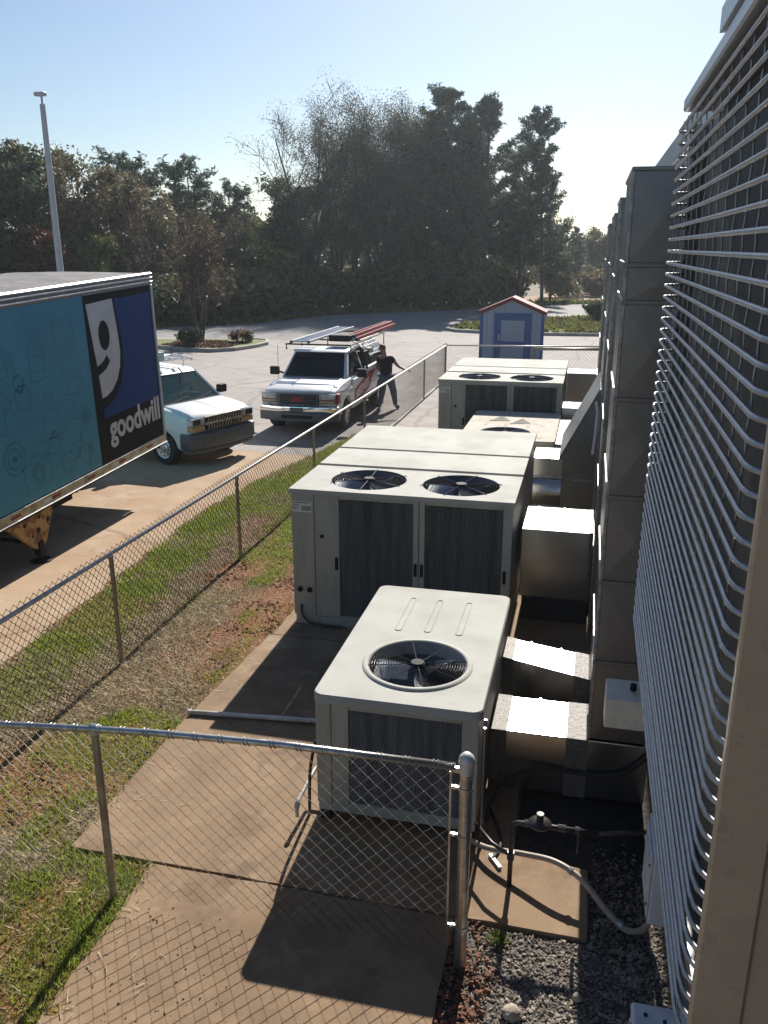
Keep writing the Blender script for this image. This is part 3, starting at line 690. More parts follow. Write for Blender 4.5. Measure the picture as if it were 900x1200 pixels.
# elbow: rounded front below a flat top
et = thing('elbow_duct', 'rounded elbow duct beside the slanted hood', 'duct', (-0.47, 13.3, 0.05))
prof = [(13.0, 1.17), (13.68, 1.17), (13.68, 0.06), (12.94, 0.06), (12.94, 0.42)]
for i in range(1, 9):
    a = math.pi * i / 9; prof.append((12.94 - 0.13 * math.sin(a), 0.42 + 0.44 * i / 9))
prof += [(12.95, 0.86), (12.97, 1.165)]
MB().prism(prof, 'x', -0.71, -0.27).build('duct_body', M['galv'], et, auto=25)
for z in (0.40, 0.87): MB().box(-0.722, 12.925, z, -0.262, 13.69, z + 0.022, 0.004).build('seam', M['flange'], et)
# slanted hood
ht = thing('duct_hood', 'slanted duct hood rising to the third riser', 'duct', (0, 13, 0.05))
MB().prism([(-0.265, 0.06), (0.234, 0.06), (0.234, 2.26), (0.215, 2.26), (-0.30, 1.22), (-0.265, 1.17)], 'y', 12.86, 14.6).build('duct_body', M['galv_dull'], ht)
MB().prism([(-0.315, 1.205), (0.215, 2.275), (0.215, 2.30), (-0.325, 1.215)], 'y', 12.83, 14.62).build('sloping_cover', M['flange'], ht)
MB().box(-0.10, 12.845, 0.86, 0.20, 12.862, 0.885, 0.003).build('seam', M['flange'], ht)
MB().tube([(0.17, 12.80, 2.1), (0.20, 12.78, 1.95), (0.19, 12.78, 1.6), (0.17, 12.8, 1.3)], 0.028, 8).build('sealed_joint', M['whitebox'], ht)
duct_box('supply_duct', 'low flat duct in two steps beside the dirty topped unit',
         [(-0.45, 14.65, 0.5), (-0.10, 14.65, 0.5), (-0.10, 16.9, 0.5), (-0.45, 16.9, 0.5)],
         [(-0.45, 14.65, 1.02), (-0.10, 14.65, 1.02), (-0.10, 16.9, 1.02), (-0.45, 16.9, 1.02)], seams=(0.5,))
duct_box('supply_duct', 'square duct with brown reflections in front of the far unit side',
         [(-0.44, 17.25, 0.3), (0.20, 17.25, 0.3), (0.20, 18.0, 0.3), (-0.44, 18.0, 0.3)],
         [(-0.44, 17.25, 1.19), (0.20, 17.25, 1.19), (0.20, 18.0, 1.19), (-0.44, 18.0, 1.19)], seams=(0.2, 0.6))
bt_ = duct_box('supply_duct', 'bright silver box duct at the far end by the back fence',
         [(-0.46, 20.8, 0.35), (0.24, 20.8, 0.35), (0.24, 21.6, 0.35), (-0.46, 21.6, 0.35)],
         [(-0.46, 20.8, 1.40), (0.24, 20.8, 1.40), (0.24, 21.6, 1.40), (-0.46, 21.6, 1.40)], seams=(0.93,))

# ================================================================== ROOFTOP STYLE UNITS ON THE PADS
def fan(t, cx, cy, z, r, nblade=3, rings=12, spokes=8, a0=0.0, wr=0.0032, collar=True, dirty=False):
    """wire guard, blades and motor in a round opening of radius r at height z"""
    mb = MB()
    for i in range(rings):
        rr = r * (0.24 + 0.74 * i / (rings - 1)); mb.ring((cx, cy, z + 0.004), rr, wr, 44, 4)
    for i in range(spokes):
        a = a0 + 2 * math.pi * i / spokes; c, s = math.cos(a), math.sin(a)
        mb.tube([(cx + 0.1 * r * c, cy + 0.1 * r * s, z + 0.010), (cx + r * 1.03 * c, cy + r * 1.03 * s, z + 0.010), (cx + r * 1.06 * c, cy + r * 1.06 * s, z + 0.002)], wr * 1.5, 5)
    mb.build('fan_guard', M['fanwire'], t)
    mb = MB().lathe([(0.001, 0.03), (r * 0.13, 0.03), (r * 0.16, 0.018), (r * 0.16, -0.05), (0.001, -0.05)], (cx, cy, z - 0.005), 18)
    mb.build('motor_cap', M['black'], t, smooth=False)
    for i in range(nblade):
        a = a0 + 0.5 + 2 * math.pi * i / nblade
        P = []; nn = 7
        vs = []
        for k in range(nn + 1):
            q = k / nn; rr = r * (0.18 + 0.76 * q); wdt = 0.40 + 0.28 * q; sw = 0.25 * q * q
            for e in (-1, 1):
                an = a + sw + e * wdt * (0.55 - 0.12 * q)
                vs.append((cx + rr * math.cos(an), cy + rr * math.sin(an), z - 0.09 - e * 0.055 * (1 - 0.2 * q)))
        fs = [(2 * k, 2 * k + 1, 2 * k + 3, 2 * k + 2) for k in range(nn)]
        m0 = MB().add(vs, fs); m0.v += [(p[0], p[1], p[2] - 0.004) for p in vs]; m0.f += [tuple(i + len(vs) for i in reversed(f)) for f in fs]; m0.m += [0] * len(fs)
        m0.build('fan_blade', M['blade'], t, smooth=True)
    MB().lathe([(r * 0.2, -0.06), (r * 0.2, -0.12), (0.001, -0.12)], (cx, cy, z), 16).build('fan_hub', M['black'], t)
    if collar:
        MB().lathe([(r * 1.13, 0.002), (r * 1.10, 0.016), (r * 1.03, 0.018), (r * 1.0, 0.006), (r * 0.99, -0.10)], (cx, cy, z), 48).build('fan_collar', M['ac_top'], t, smooth=True)
    else:
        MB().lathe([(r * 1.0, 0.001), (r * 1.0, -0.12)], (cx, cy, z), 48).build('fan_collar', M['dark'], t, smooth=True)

def lattice(t, x0, x1, z0, z1, y, pitch, wd, m='lattice', diag=True):
    """expanded metal guard in front of the coil: real crossing strips, one mesh"""
    P = []
    H = z1 - z0; W = x1 - x0
    def strip(a, b):
        d = Vector((b[0] - a[0], 0, b[1] - a[1])); 
        if d.length < 1e-4: return
        n = Vector((-d.z, 0, d.x)).normalized() * wd
        A = Vector((a[0], y, a[1])); B = Vector((b[0], y, b[1])); f = Vector((0, -wd * 0.9, 0))
        P.extend([A - n, B - n, B + f, A + f, A + f, B + f, B + n, A + n])
    for sgn in (1, -1):
        k = 0.55; c = -H / k if sgn > 0 else 0
        end = W if sgn > 0 else W + H / k
        while c < end:
            # line x = c + sgn*(z)/k
            pts = []
            za, zb = 0, H
            xa, xb = c, c + sgn * H / k
            # clip in x
            def zz(x): return (x - c) * k * sgn
            lo, hi = min(xa, xb), max(xa, xb)
            l2, h2 = max(lo, 0), min(hi, W)
            if h2 > l2: strip((x0 + l2, z0 + zz(l2)), (x0 + h2, z0 + zz(h2)))
            c += pitch / k
    o = np_mesh('coil_guard', [tuple(p) for p in P], 4, M[m], t, 'stuff')
    return o

def single_fan_unit(name, label, x0, y0, x1, y1, h, fx, fy, fr, ribs, topm, z0=0.06, dup_detail=True):
    t = thing(name, label, 'air conditioner', (x0, y0, 0.05), group='single fan air conditioning units')
    # base rails
    MB().box(x0 + 0.03, y0 + 0.02, 0.05, x0 + 0.11, y1 - 0.02, 0.13).build('base_rail', M['dark'], t)
    MB().box(x1 - 0.11, y0 + 0.02, 0.05, x1 - 0.03, y1 - 0.02, 0.13).build('base_rail', M['dark'], t)
    MB().box(x0 + 0.02, y0 + 0.012, 0.13, x1 - 0.02, y1 - 0.012, 0.20, 0.006).build('base_pan', M['ac'], t)
    zc = h - 0.065
    # four walls (hollow so the fan well is open)
    MB().box(x0 + 0.015, y0 + 0.03, 0.201, x0 + 0.04, y1 - 0.015, zc).build('side_panel', M['ac'], t)
    MB().box(x1 - 0.04, y0 + 0.03, 0.201, x1 - 0.015, y1 - 0.015, zc).build('side_panel', M['ac'], t)
    MB().box(x0 + 0.041, y1 - 0.04, 0.201, x1 - 0.041, y1 - 0.015, zc).build('back_panel', M['ac'], t)
    # front frame
    MB().box(x0 + 0.015, y0 + 0.004, 0.201, x0 + 0.13, y0 + 0.029, zc, 0.004).build('corner_post', M['ac'], t)
    MB().box(x0 + 0.133, y0 + 0.008, 0.201, x0 + 0.265, y0 + 0.029, zc, 0.004).build('access_panel', M['ac'], t)
    MB().box(x1 - 0.135, y0 + 0.004, 0.201, x1 - 0.015, y0 + 0.029, zc, 0.004).build('corner_post', M['ac'], t)
    MB().box(x0 + 0.268, y0 + 0.006, zc - 0.045, x1 - 0.138, y0 + 0.029, zc, 0.003).build('coil_header', M['ac'], t)
    MB().box(x0 + 0.268, y0 + 0.006, 0.201, x1 - 0.138, y0 + 0.029, 0.225, 0.003).build('coil_sill', M['ac'], t)
    MB().box(x0 + 0.268, y0 + 0.04, 0.20, x1 - 0.138, y0 + 0.06, zc).build('coil', M['coil'], t)
    if dup_detail: lattice(t, x0 + 0.268, x1 - 0.138, 0.226, zc - 0.046, y0 + 0.022, 0.021, 0.0034)
    MB().box(x0 + 0.06, y0 + 0.3, 0.21, x1 - 0.06, y1 - 0.06, 0.5).build('compressor_deck', M['dark'], t)
    MB().cyl((fx, fy, 0.5), (fx, fy, h - 0.14), 0.085, n=16).build('fan_motor', M['black'], t)
    mb = MB()                                              # screws
    for z in (0.3, 0.62, 0.95):
        if z < zc:
            for x in (x0 + 0.035, x0 + 0.115, x0 + 0.155, x1 - 0.035, x1 - 0.115): mb.cyl((x, y0 + 0.009, z), (x, y0 - 0.001, z), 0.006, n=6)
    mb.build('screw', M['steel'], t, kind='stuff')
    # top with rounded corners, dropped lip and fan opening
    top = rrect(x0, y0, x1, y1, 0.075, 6); hole = circ(fx, fy, fr * 1.0, 48)
    mb = MB().plate(top, [hole], h - 0.012, h - 0.0)
    # lip
    rim = [(Vector((*p, 0))) for p in top]; n = len(rim); vs = []; fs = []
    cx, cy = (x0 + x1) / 2, (y0 + y1) / 2
    for p in rim:
        d = Vector((p.x - cx, p.y - cy, 0)); e = Vector((math.copysign(0.007, d.x), math.copysign(0.007, d.y), 0))
        vs += [(p.x, p.y, h), (p.x + e.x, p.y + e.y, h - 0.010), (p.x + e.x, p.y + e.y, h - 0.072), (p.x, p.y, h - 0.072)]
    for i in range(n):
        j = (i + 1) % n
        for k in range(3): fs.append((i * 4 + k, i * 4 + k + 1, j * 4 + k + 1, j * 4 + k))
    mb.add(vs, fs)
    # embossed ribs: raised bead outlines
    tp = mb.build('top_panel', M[topm], t, auto=40)
    for (rx, ya, yb) in ribs:
        hw = 0.026; P = []
        for i in range(9): a = math.pi + math.pi * i / 8; P.append((rx + hw * math.cos(a), ya + hw + hw * math.sin(a), h))
        for i in range(9): a = math.pi * i / 8; P.append((rx + hw * math.cos(a), yb - hw + hw * math.sin(a), h))
        MB().tube(P, 0.006, 6, closed=True).build('embossed_rib', M[topm], tp, smooth=True)
    return t

u1 = single_fan_unit('condenser_unit', 'nearest air conditioning unit with one round fan in its pale rounded top', -1.795, 5.31, -0.555, 7.47, 1.13, -1.135, 5.93, 0.385,
                     [(-1.42, 6.50, 7.22), (-1.17, 6.52, 7.22), (-0.90, 6.52, 7.22)], 'ac_top')
fan(u1, -1.135, 5.93, 1.13, 0.385, nblade=3, rings=15, spokes=8, a0=0.3, wr=0.0026)
# conduits running up the right side of the first unit
mb = MB().tube([(-0.53, 5.34, 0.06), (-0.53, 5.34, 1.0)], 0.012, 6).tube([(-0.535, 5.42, 1.02), (-0.53, 5.42, 0.2), (-0.50, 5.42, 0.08)], 0.012, 6)
mb.build('electrical_conduit', M['steel'], u1)
u3 = single_fan_unit('condenser_unit', 'dirty topped single fan unit between the two large twin fan units', -2.09, 14.3, -0.45, 16.95, 1.13, -1.33, 14.86, 0.44,
                     [(-1.75, 15.5, 16.6), (-1.38, 15.5, 16.6), (-0.98, 15.5, 16.6), (-0.72, 14.5, 16.6)], 'ac_dirty')
fan(u3, -1.33, 14.86, 1.13, 0.44, nblade=3, rings=12, spokes=8, a0=0.1, wr=0.003)
for k, (px, py) in enumerate(((-1.55, 16.0), (-1.15, 15.8))):
    MB().prism([(px - 0.18, py - 0.12), (px + 0.2, py - 0.02), (px + 0.02, py + 0.45)], 'z', 1.131, 1.136).build('worn_patch', M['patchgrey'], u3)  # thin grey triangle lying on the top panel

def twin_fan_unit(label):
    x0, x1, y0, y1, h = -3.13, -0.65, 8.67, 12.2, 1.69
    t = thing('rooftop_unit', label, 'air conditioner', (x0, y0, 0.05), group='large twin fan air conditioning units')
    MB().box(x0 + 0.02, y0 + 0.015, 0.05, x1 - 0.02, y0 + 0.09, 0.17, 0.006).build('base_rail', M['ac'], t)
    MB().box(x0 + 0.02, y1 - 0.09, 0.05, x1 - 0.02, y1 - 0.015, 0.17, 0.006).build('base_rail', M['ac'], t)
    MB().box(x0 + 0.02, y0 + 0.095, 0.05, x0 + 0.09, y1 - 0.095, 0.17, 0.006).build('base_rail', M['ac'], t)
    MB().box(x1 - 0.09, y0 + 0.095, 0.05, x1 - 0.02, y1 - 0.095, 0.17, 0.006).build('base_rail', M['ac'], t)
    zc = h - 0.05
    MB().box(x0 + 0.005, y0 + 0.031, 0.171, x0 + 0.03, y1 - 0.005, zc).build('side_panel', M['ac'], t)
    for a, b in ((8.70, 9.76), (9.765, 10.70), (10.705, 12.195)):
        MB().box(x1 - 0.03, a, 0.171, x1 - 0.005, b - 0.006, zc, 0.003).build('side_panel', M['ac'], t)
    MB().box(x0 + 0.031, y1 - 0.03, 0.171, x1 - 0.031, y1 - 0.005, zc).build('back_panel', M['ac'], t)
    # front: two narrow panels, two coils, posts
    X = lambda q: x0 + q
    pa = MB().box(X(0.005), y0 + 0.004, 0.171, X(0.268), y0 + 0.03, zc, 0.004).build('control_panel', M['ac'], t)
    pb = MB().box(X(0.274), y0 + 0.006, 0.171, X(0.56), y0 + 0.03, zc, 0.004).build('access_panel', M['ac'], t)
    MB().box(X(1.40), y0 + 0.004, 0.171, X(1.462), y0 + 0.03, zc, 0.004).build('centre_post', M['ac'], t)
    MB().box(X(1.468), y0 + 0.004, 0.171, X(1.53), y0 + 0.03, zc, 0.004).build('centre_post', M['ac'], t)
    MB().box(X(2.375), y0 + 0.004, 0.171, X(2.475), y0 + 0.03, zc, 0.004).build('corner_post', M['ac'], t)
    for a, b in ((0.562, 1.398), (1.532, 2.373)):
        MB().box(X(a), y0 + 0.006, zc - 0.045, X(b), y0 + 0.03, zc, 0.003).build('coil_header', M['ac'], t)
        MB().box(X(a), y0 + 0.006, 0.171, X(b), y0 + 0.03, 0.19, 0.003).build('coil_sill', M['ac'], t)
        MB().box(X(a), y0 + 0.04, 0.171, X(b), y0 + 0.06, zc).build('coil', M['coil'], t)
        lattice(t, X(a), X(b), 0.192, zc - 0.046, y0 + 0.026, 0.026, 0.0032)
    # sticker with printed bars
    MB().box(X(0.02), y0 + 0.002, 1.42, X(0.245), y0 + 0.0035, 1.545).build('rating_sticker', M['sticker'], pa)
    mb = MB()
    for i in range(4): mb.box(X(0.03), y0 + 0.0005, 1.525 - i * 0.026, X(0.03 + (0.19 if i < 1 else 0.08 - 0.01 * i)), y0 + 0.0015, 1.536 - i * 0.026)
    for i in range(16): mb.box(X(0.125 + i * 0.007), y0 + 0.0005, 1.44, X(0.125 + i * 0.007 + 0.0045), y0 + 0.0015, 1.495)
    mb.build('sticker_print', M['print'], pa)
    for q in (0.085, 0.20):
        MB().lathe([(0.03, 0.004), (0.033, -0.012), (0.02, -0.018), (0.001, -0.018)], (X(q), y0, 0.49), 16, axis='y').build('pipe_grommet', M['black'], pa)
    MB().lathe([(0.022, 0.005), (0.026, -0.003), (0.001, -0.004)], (X(0.36), y0 + 0.003, 1.15), 14, axis='y').build('lock_plug', M['black'], pb)
    for q in (0.525, 1.43, 1.50, 2.41):
        MB().box(X(q - 0.018), y0 - 0.004, 0.76, X(q + 0.018), y0 + 0.006, 0.91, 0.008, seg=2).build('door_handle', M['black'], t)
    P = [(X(0.10), y0 - 0.01, 0.30), (X(0.10), y0 - 0.03, 0.24), (X(0.13), y0 - 0.05, 0.17), (X(0.20), y0 - 0.06, 0.11), (X(0.32), y0 - 0.06, 0.085), (X(0.6), y0 - 0.05, 0.075)]
    MB().tube(P, 0.014, 8).build('drain_hose', M['iron'], t, smooth=True)
    # top: fan deck and two stepped lids with dark joints
    holes = [circ(-2.36, 9.22, 0.435, 48), circ(-1.29, 9.22, 0.435, 48)]
    deck = MB().plate([(x0 - 0.012, y0 - 0.014), (x1 + 0.012, y0 - 0.014), (x1 + 0.012, 9.755), (x0 - 0.012, 9.755)], holes, h - 0.05, h)
    deck.build('fan_deck', M['ac_top'], t)
    MB().box(x0 + 0.01, 9.70, h - 0.06, x1 - 0.01, 10.8, h - 0.03).build('joint_gasket', M['black'], t)
    MB().box(x0 - 0.012, 9.81, h - 0.03, x1 + 0.012, 10.67, h + 0.012, 0.004).build('top_lid', M['ac_top'], t)
    MB().box(x0 - 0.012, 10.73, h - 0.03, x1 + 0.012, y1 + 0.012, h + 0.016, 0.004).build('top_lid', M['ac_top'], t)
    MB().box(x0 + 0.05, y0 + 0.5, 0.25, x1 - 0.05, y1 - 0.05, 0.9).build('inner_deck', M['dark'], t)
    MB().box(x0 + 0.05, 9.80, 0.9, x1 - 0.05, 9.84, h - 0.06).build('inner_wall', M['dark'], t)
    for cx, a in ((-2.36, 0.55), (-1.29, 2.35)):
        fan(t, cx, 9.22, h, 0.435, nblade=3, rings=11, spokes=6, a0=a, wr=0.003, collar=False)
    # grey scuffed patch on the right coil
    return t
u2 = twin_fan_unit('large twin fan air conditioning unit directly behind the nearest unit')
u4 = copy_tree(u2); u4.location = (-2.93, 17.2, 0.05)
u4['label'] = 'farthest large twin fan air conditioning unit, near the blue shed'

# ================================================================== WALL UNIT WITH WIRE GUARD (right foreground)
gt = thing('condenser', 'big wall mounted condenser with long horizontal wire guard at the right edge', 'condenser', (0.55, 2.7, 2.5))
ZB, ZT = 2.54, 4.73
NW = 47; sp = (ZT - ZB - 0.05) / (NW - 1)
def wire_pts(z):
    P = [(0.375, 1.60, z), (0.335, 1.602, z), (0.318, 1.61, z), (0.306, 1.63, z), (0.300, 1.67, z), (0.300, 2.0, z), (0.300, 2.7, z), (0.300, 3.4, z), (0.300, 3.93, z), (0.303, 3.96, z), (0.315, 3.975, z), (0.375, 3.98, z)]
    return P
w0 = MB().tube(wire_pts(0.0), 0.0062, 8).build('guard_wire', M['wire'], gt, smooth=True)
w0.location.z = ZB + 0.02
for i in range(1, NW):
    c = w0.copy(); COL.objects.link(c); c.parent = gt; c.location = (0.0004 * random.gauss(0, 1), 0, ZB + 0.02 + sp * i)
    c.rotation_euler = (random.gauss(0, 0.0004), 0, 0)
P = []
for k in range(121):
    z = (ZT - ZB) * k / 120.0; P.append((0.3095 + 0.0012 * math.sin(math.pi * z / sp), 0, ZB + z))
OFF_g = OFF[gt.name]
r0 = MB().tube([(p[0], 0, p[2]) for p in P], 0.0026, 5).build('tie_rod', M['wire'], gt, smooth=True)
r0.location.y = 1.74
for i in range(1, 14):
    c = r0.copy(); COL.objects.link(c); c.parent = gt; c.location.y = 1.74 + i * 0.165
MB().box(0.41, 1.54, ZB + 0.03, 0.44, 3.98, ZT - 0.01).build('coil', M['guardcoil'], gt)
MB().box(0.355, 1.535, ZB - 0.25, 0.385, 1.596, ZT, 0.003).build('frame_post', M['beige'], gt)
MB().box(0.355, 3.985, ZB - 0.02, 0.46, 4.03, ZT, 0.003).build('frame_post', M['galv_dull'], gt)
MB().box(0.302, 1.505, ZB - 0.75, 0.402, 1.532, ZT, 0.004).build('corner_flange', M['beige'], gt)
MB().box(0.405, 1.515, ZB - 0.75, 0.775, 1.531, ZT, 0.003).build('end_panel', M['beige'], gt)
MB().box(0.345, 1.60, ZB - 0.02, 0.44, 3.98, ZB + 0.015, 0.003).build('bottom_rail', M['galv_dull'], gt)
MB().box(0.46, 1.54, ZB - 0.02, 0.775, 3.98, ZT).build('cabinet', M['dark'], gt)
MB().box(0.285, 1.36, ZT + 0.004, 0.775, 3.67, ZT + 0.05, 0.006).build('top_panel', M['cap'], gt)
mb = MB().prism([(0.275, ZT + 0.052), (0.275, ZT + 0.11), (0.30, ZT + 0.13), (0.775, ZT + 0.13), (0.775, ZT + 0.052)], 'y', 1.36, 2.62)
mb.build('top_hood', M['cap'], gt)
MB().tube([(0.52, 1.513, 3.35), (0.70, 1.513, 2.6)], 0.006, 6).tube([(0.45, 1.513, 2.9), (0.56, 1.513, 2.2)], 0.006, 6).build('panel_bead', M['beige'], gt)
vt = thing('vent_pipe', 'thin dark vent pipe rising from the roof above the wall unit', 'pipe', (0.98, 6.0, 5.30))
MB().cyl((0.98, 6.0, 5.30), (0.98, 6.0, 7.0), 0.022, n=10).build('pipe', M['iron'], vt)
MB().lathe([(0.06, 0.0), (0.045, 0.03), (0.026, 0.08)], (0.98, 6.0, 5.30), 14).build('pipe_boot', M['iron'], vt)
bx = thing('junction_box', 'cream open bottomed box sticking out beside the wire guard', 'box', (0.38, 5.0, 1.35))
MB().prism([(4.93, 1.36), (4.93, 1.56), (5.14, 1.60), (5.14, 1.42), (5.06, 1.36)], 'x', 0.255, 0.50, bev=0.008).build('box_body', M['cream'], bx)
MB().box(0.50, 4.98, 1.44, 0.78, 5.06, 1.52, 0.01).build('bracket_arm', M['black'], bx)
MB().cyl((0.42, 5.03, 1.59), (0.42, 5.03, 1.63), 0.02, n=10).build('knockout_plug', M['black'], bx)
db = thing('disconnect_box', 'pale grey electrical box on the wall low behind the wire guard', 'electrical box', (0.65, 4.35, 0.62))
MB().box(0.54, 4.12, 0.62, 0.775, 4.52, 1.08, 0.008).build('box_body', M['whitebox'], db)
MB().box(0.528, 4.14, 0.65, 0.539, 4.50, 1.05, 0.003).build('box_door', M['whitebox'], db)
for z in (0.72, 0.98): MB().cyl((0.530, 4.17, z), (0.522, 4.17, z), 0.009, n=8).build('screw', M['black'], db)
wb = thing('meter_cabinet', 'white perforated cabinet at the very bottom right corner', 'electrical box', (0.6, 3.1, 0.55))
MB().box(0.388, 2.5, 0.03, 0.775, 3.21, 1.0, 0.012).build('box_body', M['whitebox'], wb)
for (x, y) in ((0.44, 3.13), (0.52, 3.11), (0.50, 3.0), (0.6, 3.05), (0.45, 2.93)): MB().box(x, y, 0.998, x + 0.016, y + 0.022, 1.0015).build('cable_hole', M['black'], wb)
for i in range(9): MB().box(0.384, 3.19 - i * 0.07, 0.94, 0.3875, 3.165 - i * 0.07, 0.97).build('side_slot', M['black'], wb)

# ------------------------------------------------------------------ pipes
gp = thing('gas_pipe', 'black iron gas pipe with a round regulator standing on the lit pad', 'pipe', (-0.28, 4.92, 0.05))
MB().tube([(-0.28, 4.92, 0.03), (-0.28, 4.92, 0.52), (-0.272, 4.92, 0.555), (-0.245, 4.92, 0.57), (-0.1, 4.92, 0.575), (0.28, 4.92, 0.575)], 0.017, 10).build('pipe', M['iron'], gp, smooth=True)
mb = MB()
for p, q in (((-0.28, 4.92, 0.27), (-0.28, 4.92, 0.33)), ((-0.20, 4.92, 0.573), (-0.17, 4.92, 0.573)), ((0.02, 4.92, 0.575), (0.07, 4.92, 0.575)), ((0.13, 4.92, 0.575), (0.16, 4.92, 0.575))): mb.cyl(p, q, 0.025, n=8)
mb.build('pipe_coupling', M['iron'], gp)
MB().lathe([(0.001, -0.035), (0.03, -0.03), (0.075, -0.008), (0.08, 0.0), (0.075, 0.008), (0.035, 0.03), (0.024, 0.034), (0.024, 0.075), (0.001, 0.078)], (-0.10, 4.92, 0.59), 22).build('regulator', M['iron'], gp, auto=35)
MB().tube([(0.16, 4.92, 0.565), (0.16, 4.92, 0.40)], 0.012, 8).build('drip_leg', M['iron'], gp)
MB().tube([(0.28, 4.92, 0.575), (0.5, 5.0, 0.56), (0.78, 5.1, 0.55)], 0.014, 8).build('branch_pipe', M['iron'], gp, smooth=True)
MB().tube([(-0.28, 4.92, 0.30), (-0.42, 5.02, 0.30), (-0.555, 5.2, 0.30)], 0.014, 8).build('branch_pipe', M['iron'], gp, smooth=True)
def bez(P, n=28):
    P = [Vector(p) for p in P]; out = []
    for i in range(len(P) - 1):
        p0 = P[max(i - 1, 0)]; p1 = P[i]; p2 = P[i + 1]; p3 = P[min(i + 2, len(P) - 1)]
        for k in range(n // (len(P) - 1) + 1):
            t = k / (n // (len(P) - 1) + 1)
            out.append(0.5 * ((2 * p1) + (p2 - p0) * t + (2 * p0 - 5 * p1 + 4 * p2 - p3) * t * t + (3 * p1 - p0 - 3 * p2 + p3) * t ** 3))
    out.append(P[-1]); return out
fc = thing('flexible_conduit', 'thick tan flexible conduit curving over the lit pad to the wall', 'hose', (-0.1, 5.0, 0.05))
MB().tube(bez([(-0.60, 5.28, 0.09), (-0.45, 5.16, 0.14), (-0.20, 5.08, 0.20), (0.02, 5.0, 0.24), (0.20, 4.90, 0.21), (0.36, 4.76, 0.12), (0.50, 4.66, 0.075), (0.62, 4.70, 0.12), (0.66, 4.82, 0.35), (0.67, 4.85, 0.7)], 60), 0.020, 10).build('hose', M['conduit'], fc, smooth=True)
mb = MB()
for p, q in (((0.115, 4.955, 0.23), (0.135, 4.94, 0.227)), ((0.44, 4.70, 0.09), (0.465, 4.685, 0.083))): mb.cyl(p, q, 0.026, n=10)
mb.build('hose_clamp', M['steel'], fc)
ec = thing('electric_cable', 'dark cable arching from the front unit past the low duct', 'cable', (-0.2, 5.9, 0.05))
MB().tube(bez([(-0.53, 5.40, 0.07), (-0.50, 5.62, 0.16), (-0.40, 5.85, 0.26), (-0.15, 5.98, 0.30), (0.25, 6.0, 0.30), (0.5, 6.0, 0.36), (0.66, 6.0, 0.52)], 40), 0.014, 8).build('cable', M['dark'], ec, smooth=True)
ec2 = thing('electric_cable', 'short dark cable lying on the pad beside the front unit', 'cable', (-0.45, 5.5, 0.05))
MB().tube(bez([(-0.52, 5.75, 0.07), (-0.42, 5.5, 0.065), (-0.38, 5.3, 0.065), (-0.42, 5.15, 0.065)], 16), 0.012, 8).build('cable', M['dark'], ec2, smooth=True)
lb = thing('loose_angle', 'short pale strip of metal lying on the lit pad', 'scrap', (-0.42, 5.1, 0.05))
MB().box(-0.012, -0.075, 0.05, 0.012, 0.075, 0.072).xf(Matrix.Translation((-0.40, 5.13, 0.0)) @ Matrix.Rotation(R(35), 4, 'Z')).build('strip', M['pvc'], lb)
wp = thing('drain_pipe', 'long white drain pipe lying across the pad beside the front unit', 'pipe', (-3.4, 6.5, 0.07))
MB().tube([(-3.42, 6.50, 0.075), (-1.7, 6.66, 0.085)], 0.022, 10).build('pipe', M['pvc'], wp, smooth=True)
MB().cyl((-3.43, 6.499, 0.075), (-3.40, 6.502, 0.075), 0.027, n=10).build('coupling', M['pvc'], wp)
ut = thing('condensate_trap', 'white pipe elbow draining from the left side of the front unit', 'pipe', (-1.9, 5.3, 0.05))
MB().tube([(-1.78, 5.68, 0.26), (-1.87, 5.68, 0.26), (-1.90, 5.66, 0.26), (-1.91, 5.25, 0.24), (-1.912, 5.21, 0.22), (-1.912, 5.21, 0.12)], 0.015, 8).build('pipe', M['pvc'], ut, smooth=True)
MB().cyl((-1.911, 5.23, 0.235), (-1.912, 5.20, 0.2), 0.021, n=8).build('elbow', M['pvc'], ut)
tm = MB().tube(bez([(-1.86, 5.35, 0.06), (-1.84, 5.33, 0.45), (-1.80, 5.36, 0.7)], 8), 0.013, 8).build('insulated_line', M['iron'], u1, smooth=True)

# ================================================================== CHAIN LINK FENCES
def chain(name, parent, p0, p1, zb0, zb1, zt0, zt1, half=0.0475, r=0.0021, extra=0.0, m='mesh'):
    p0 = np.array(p0, float); p1 = np.array(p1, float); L = np.linalg.norm(p1 - p0); d = (p1 - p0) / L; nrm = np.array([-d[1], d[0]])
    nw = int(L / half); V = []; mm_ = m
    for i in range(nw):
        s0 = i * half; f = s0 / L
        zb = zb0 + (zb1 - zb0) * f; zt = zt0 + (zt1 - zt0) * f + extra
        nk = int((zt - zb) / half)
        k = np.arange(nk + 1); s = s0 + ((k + i) % 2) * half * 1.04; z = zt - k * half
        off = np.where((k + i) % 2 == 0, r * 1.1, -r * 1.1)
        s = s + RNG.normal(0, 0.0016, nk + 1); off = off + 0.012 * math.sin(s0 * 1.3) 
        P = np.stack([p0[0] + d[0] * s + nrm[0] * off, p0[1] + d[1] * s + nrm[1] * off, z], 1)
        a, b = P[:-1], P[1:]
        for q in range(3):
            def o(q):
                an = 2 * math.pi * q / 3 + 0.5
                return np.array([nrm[0] * math.cos(an) * r + d[0] * math.sin(an) * r * .7, nrm[1] * math.cos(an) * r + d[1] * math.sin(an) * r * .7, math.sin(an) * r * .7])
            o0, o1 = o(q), o((q + 1) % 3)
            V.append(np.stack([a + o0, a + o1, b + o1, b + o0], 1).reshape(-1, 3))
    return np_mesh(name, np.concatenate(V), 4, M[m], parent, 'stuff')

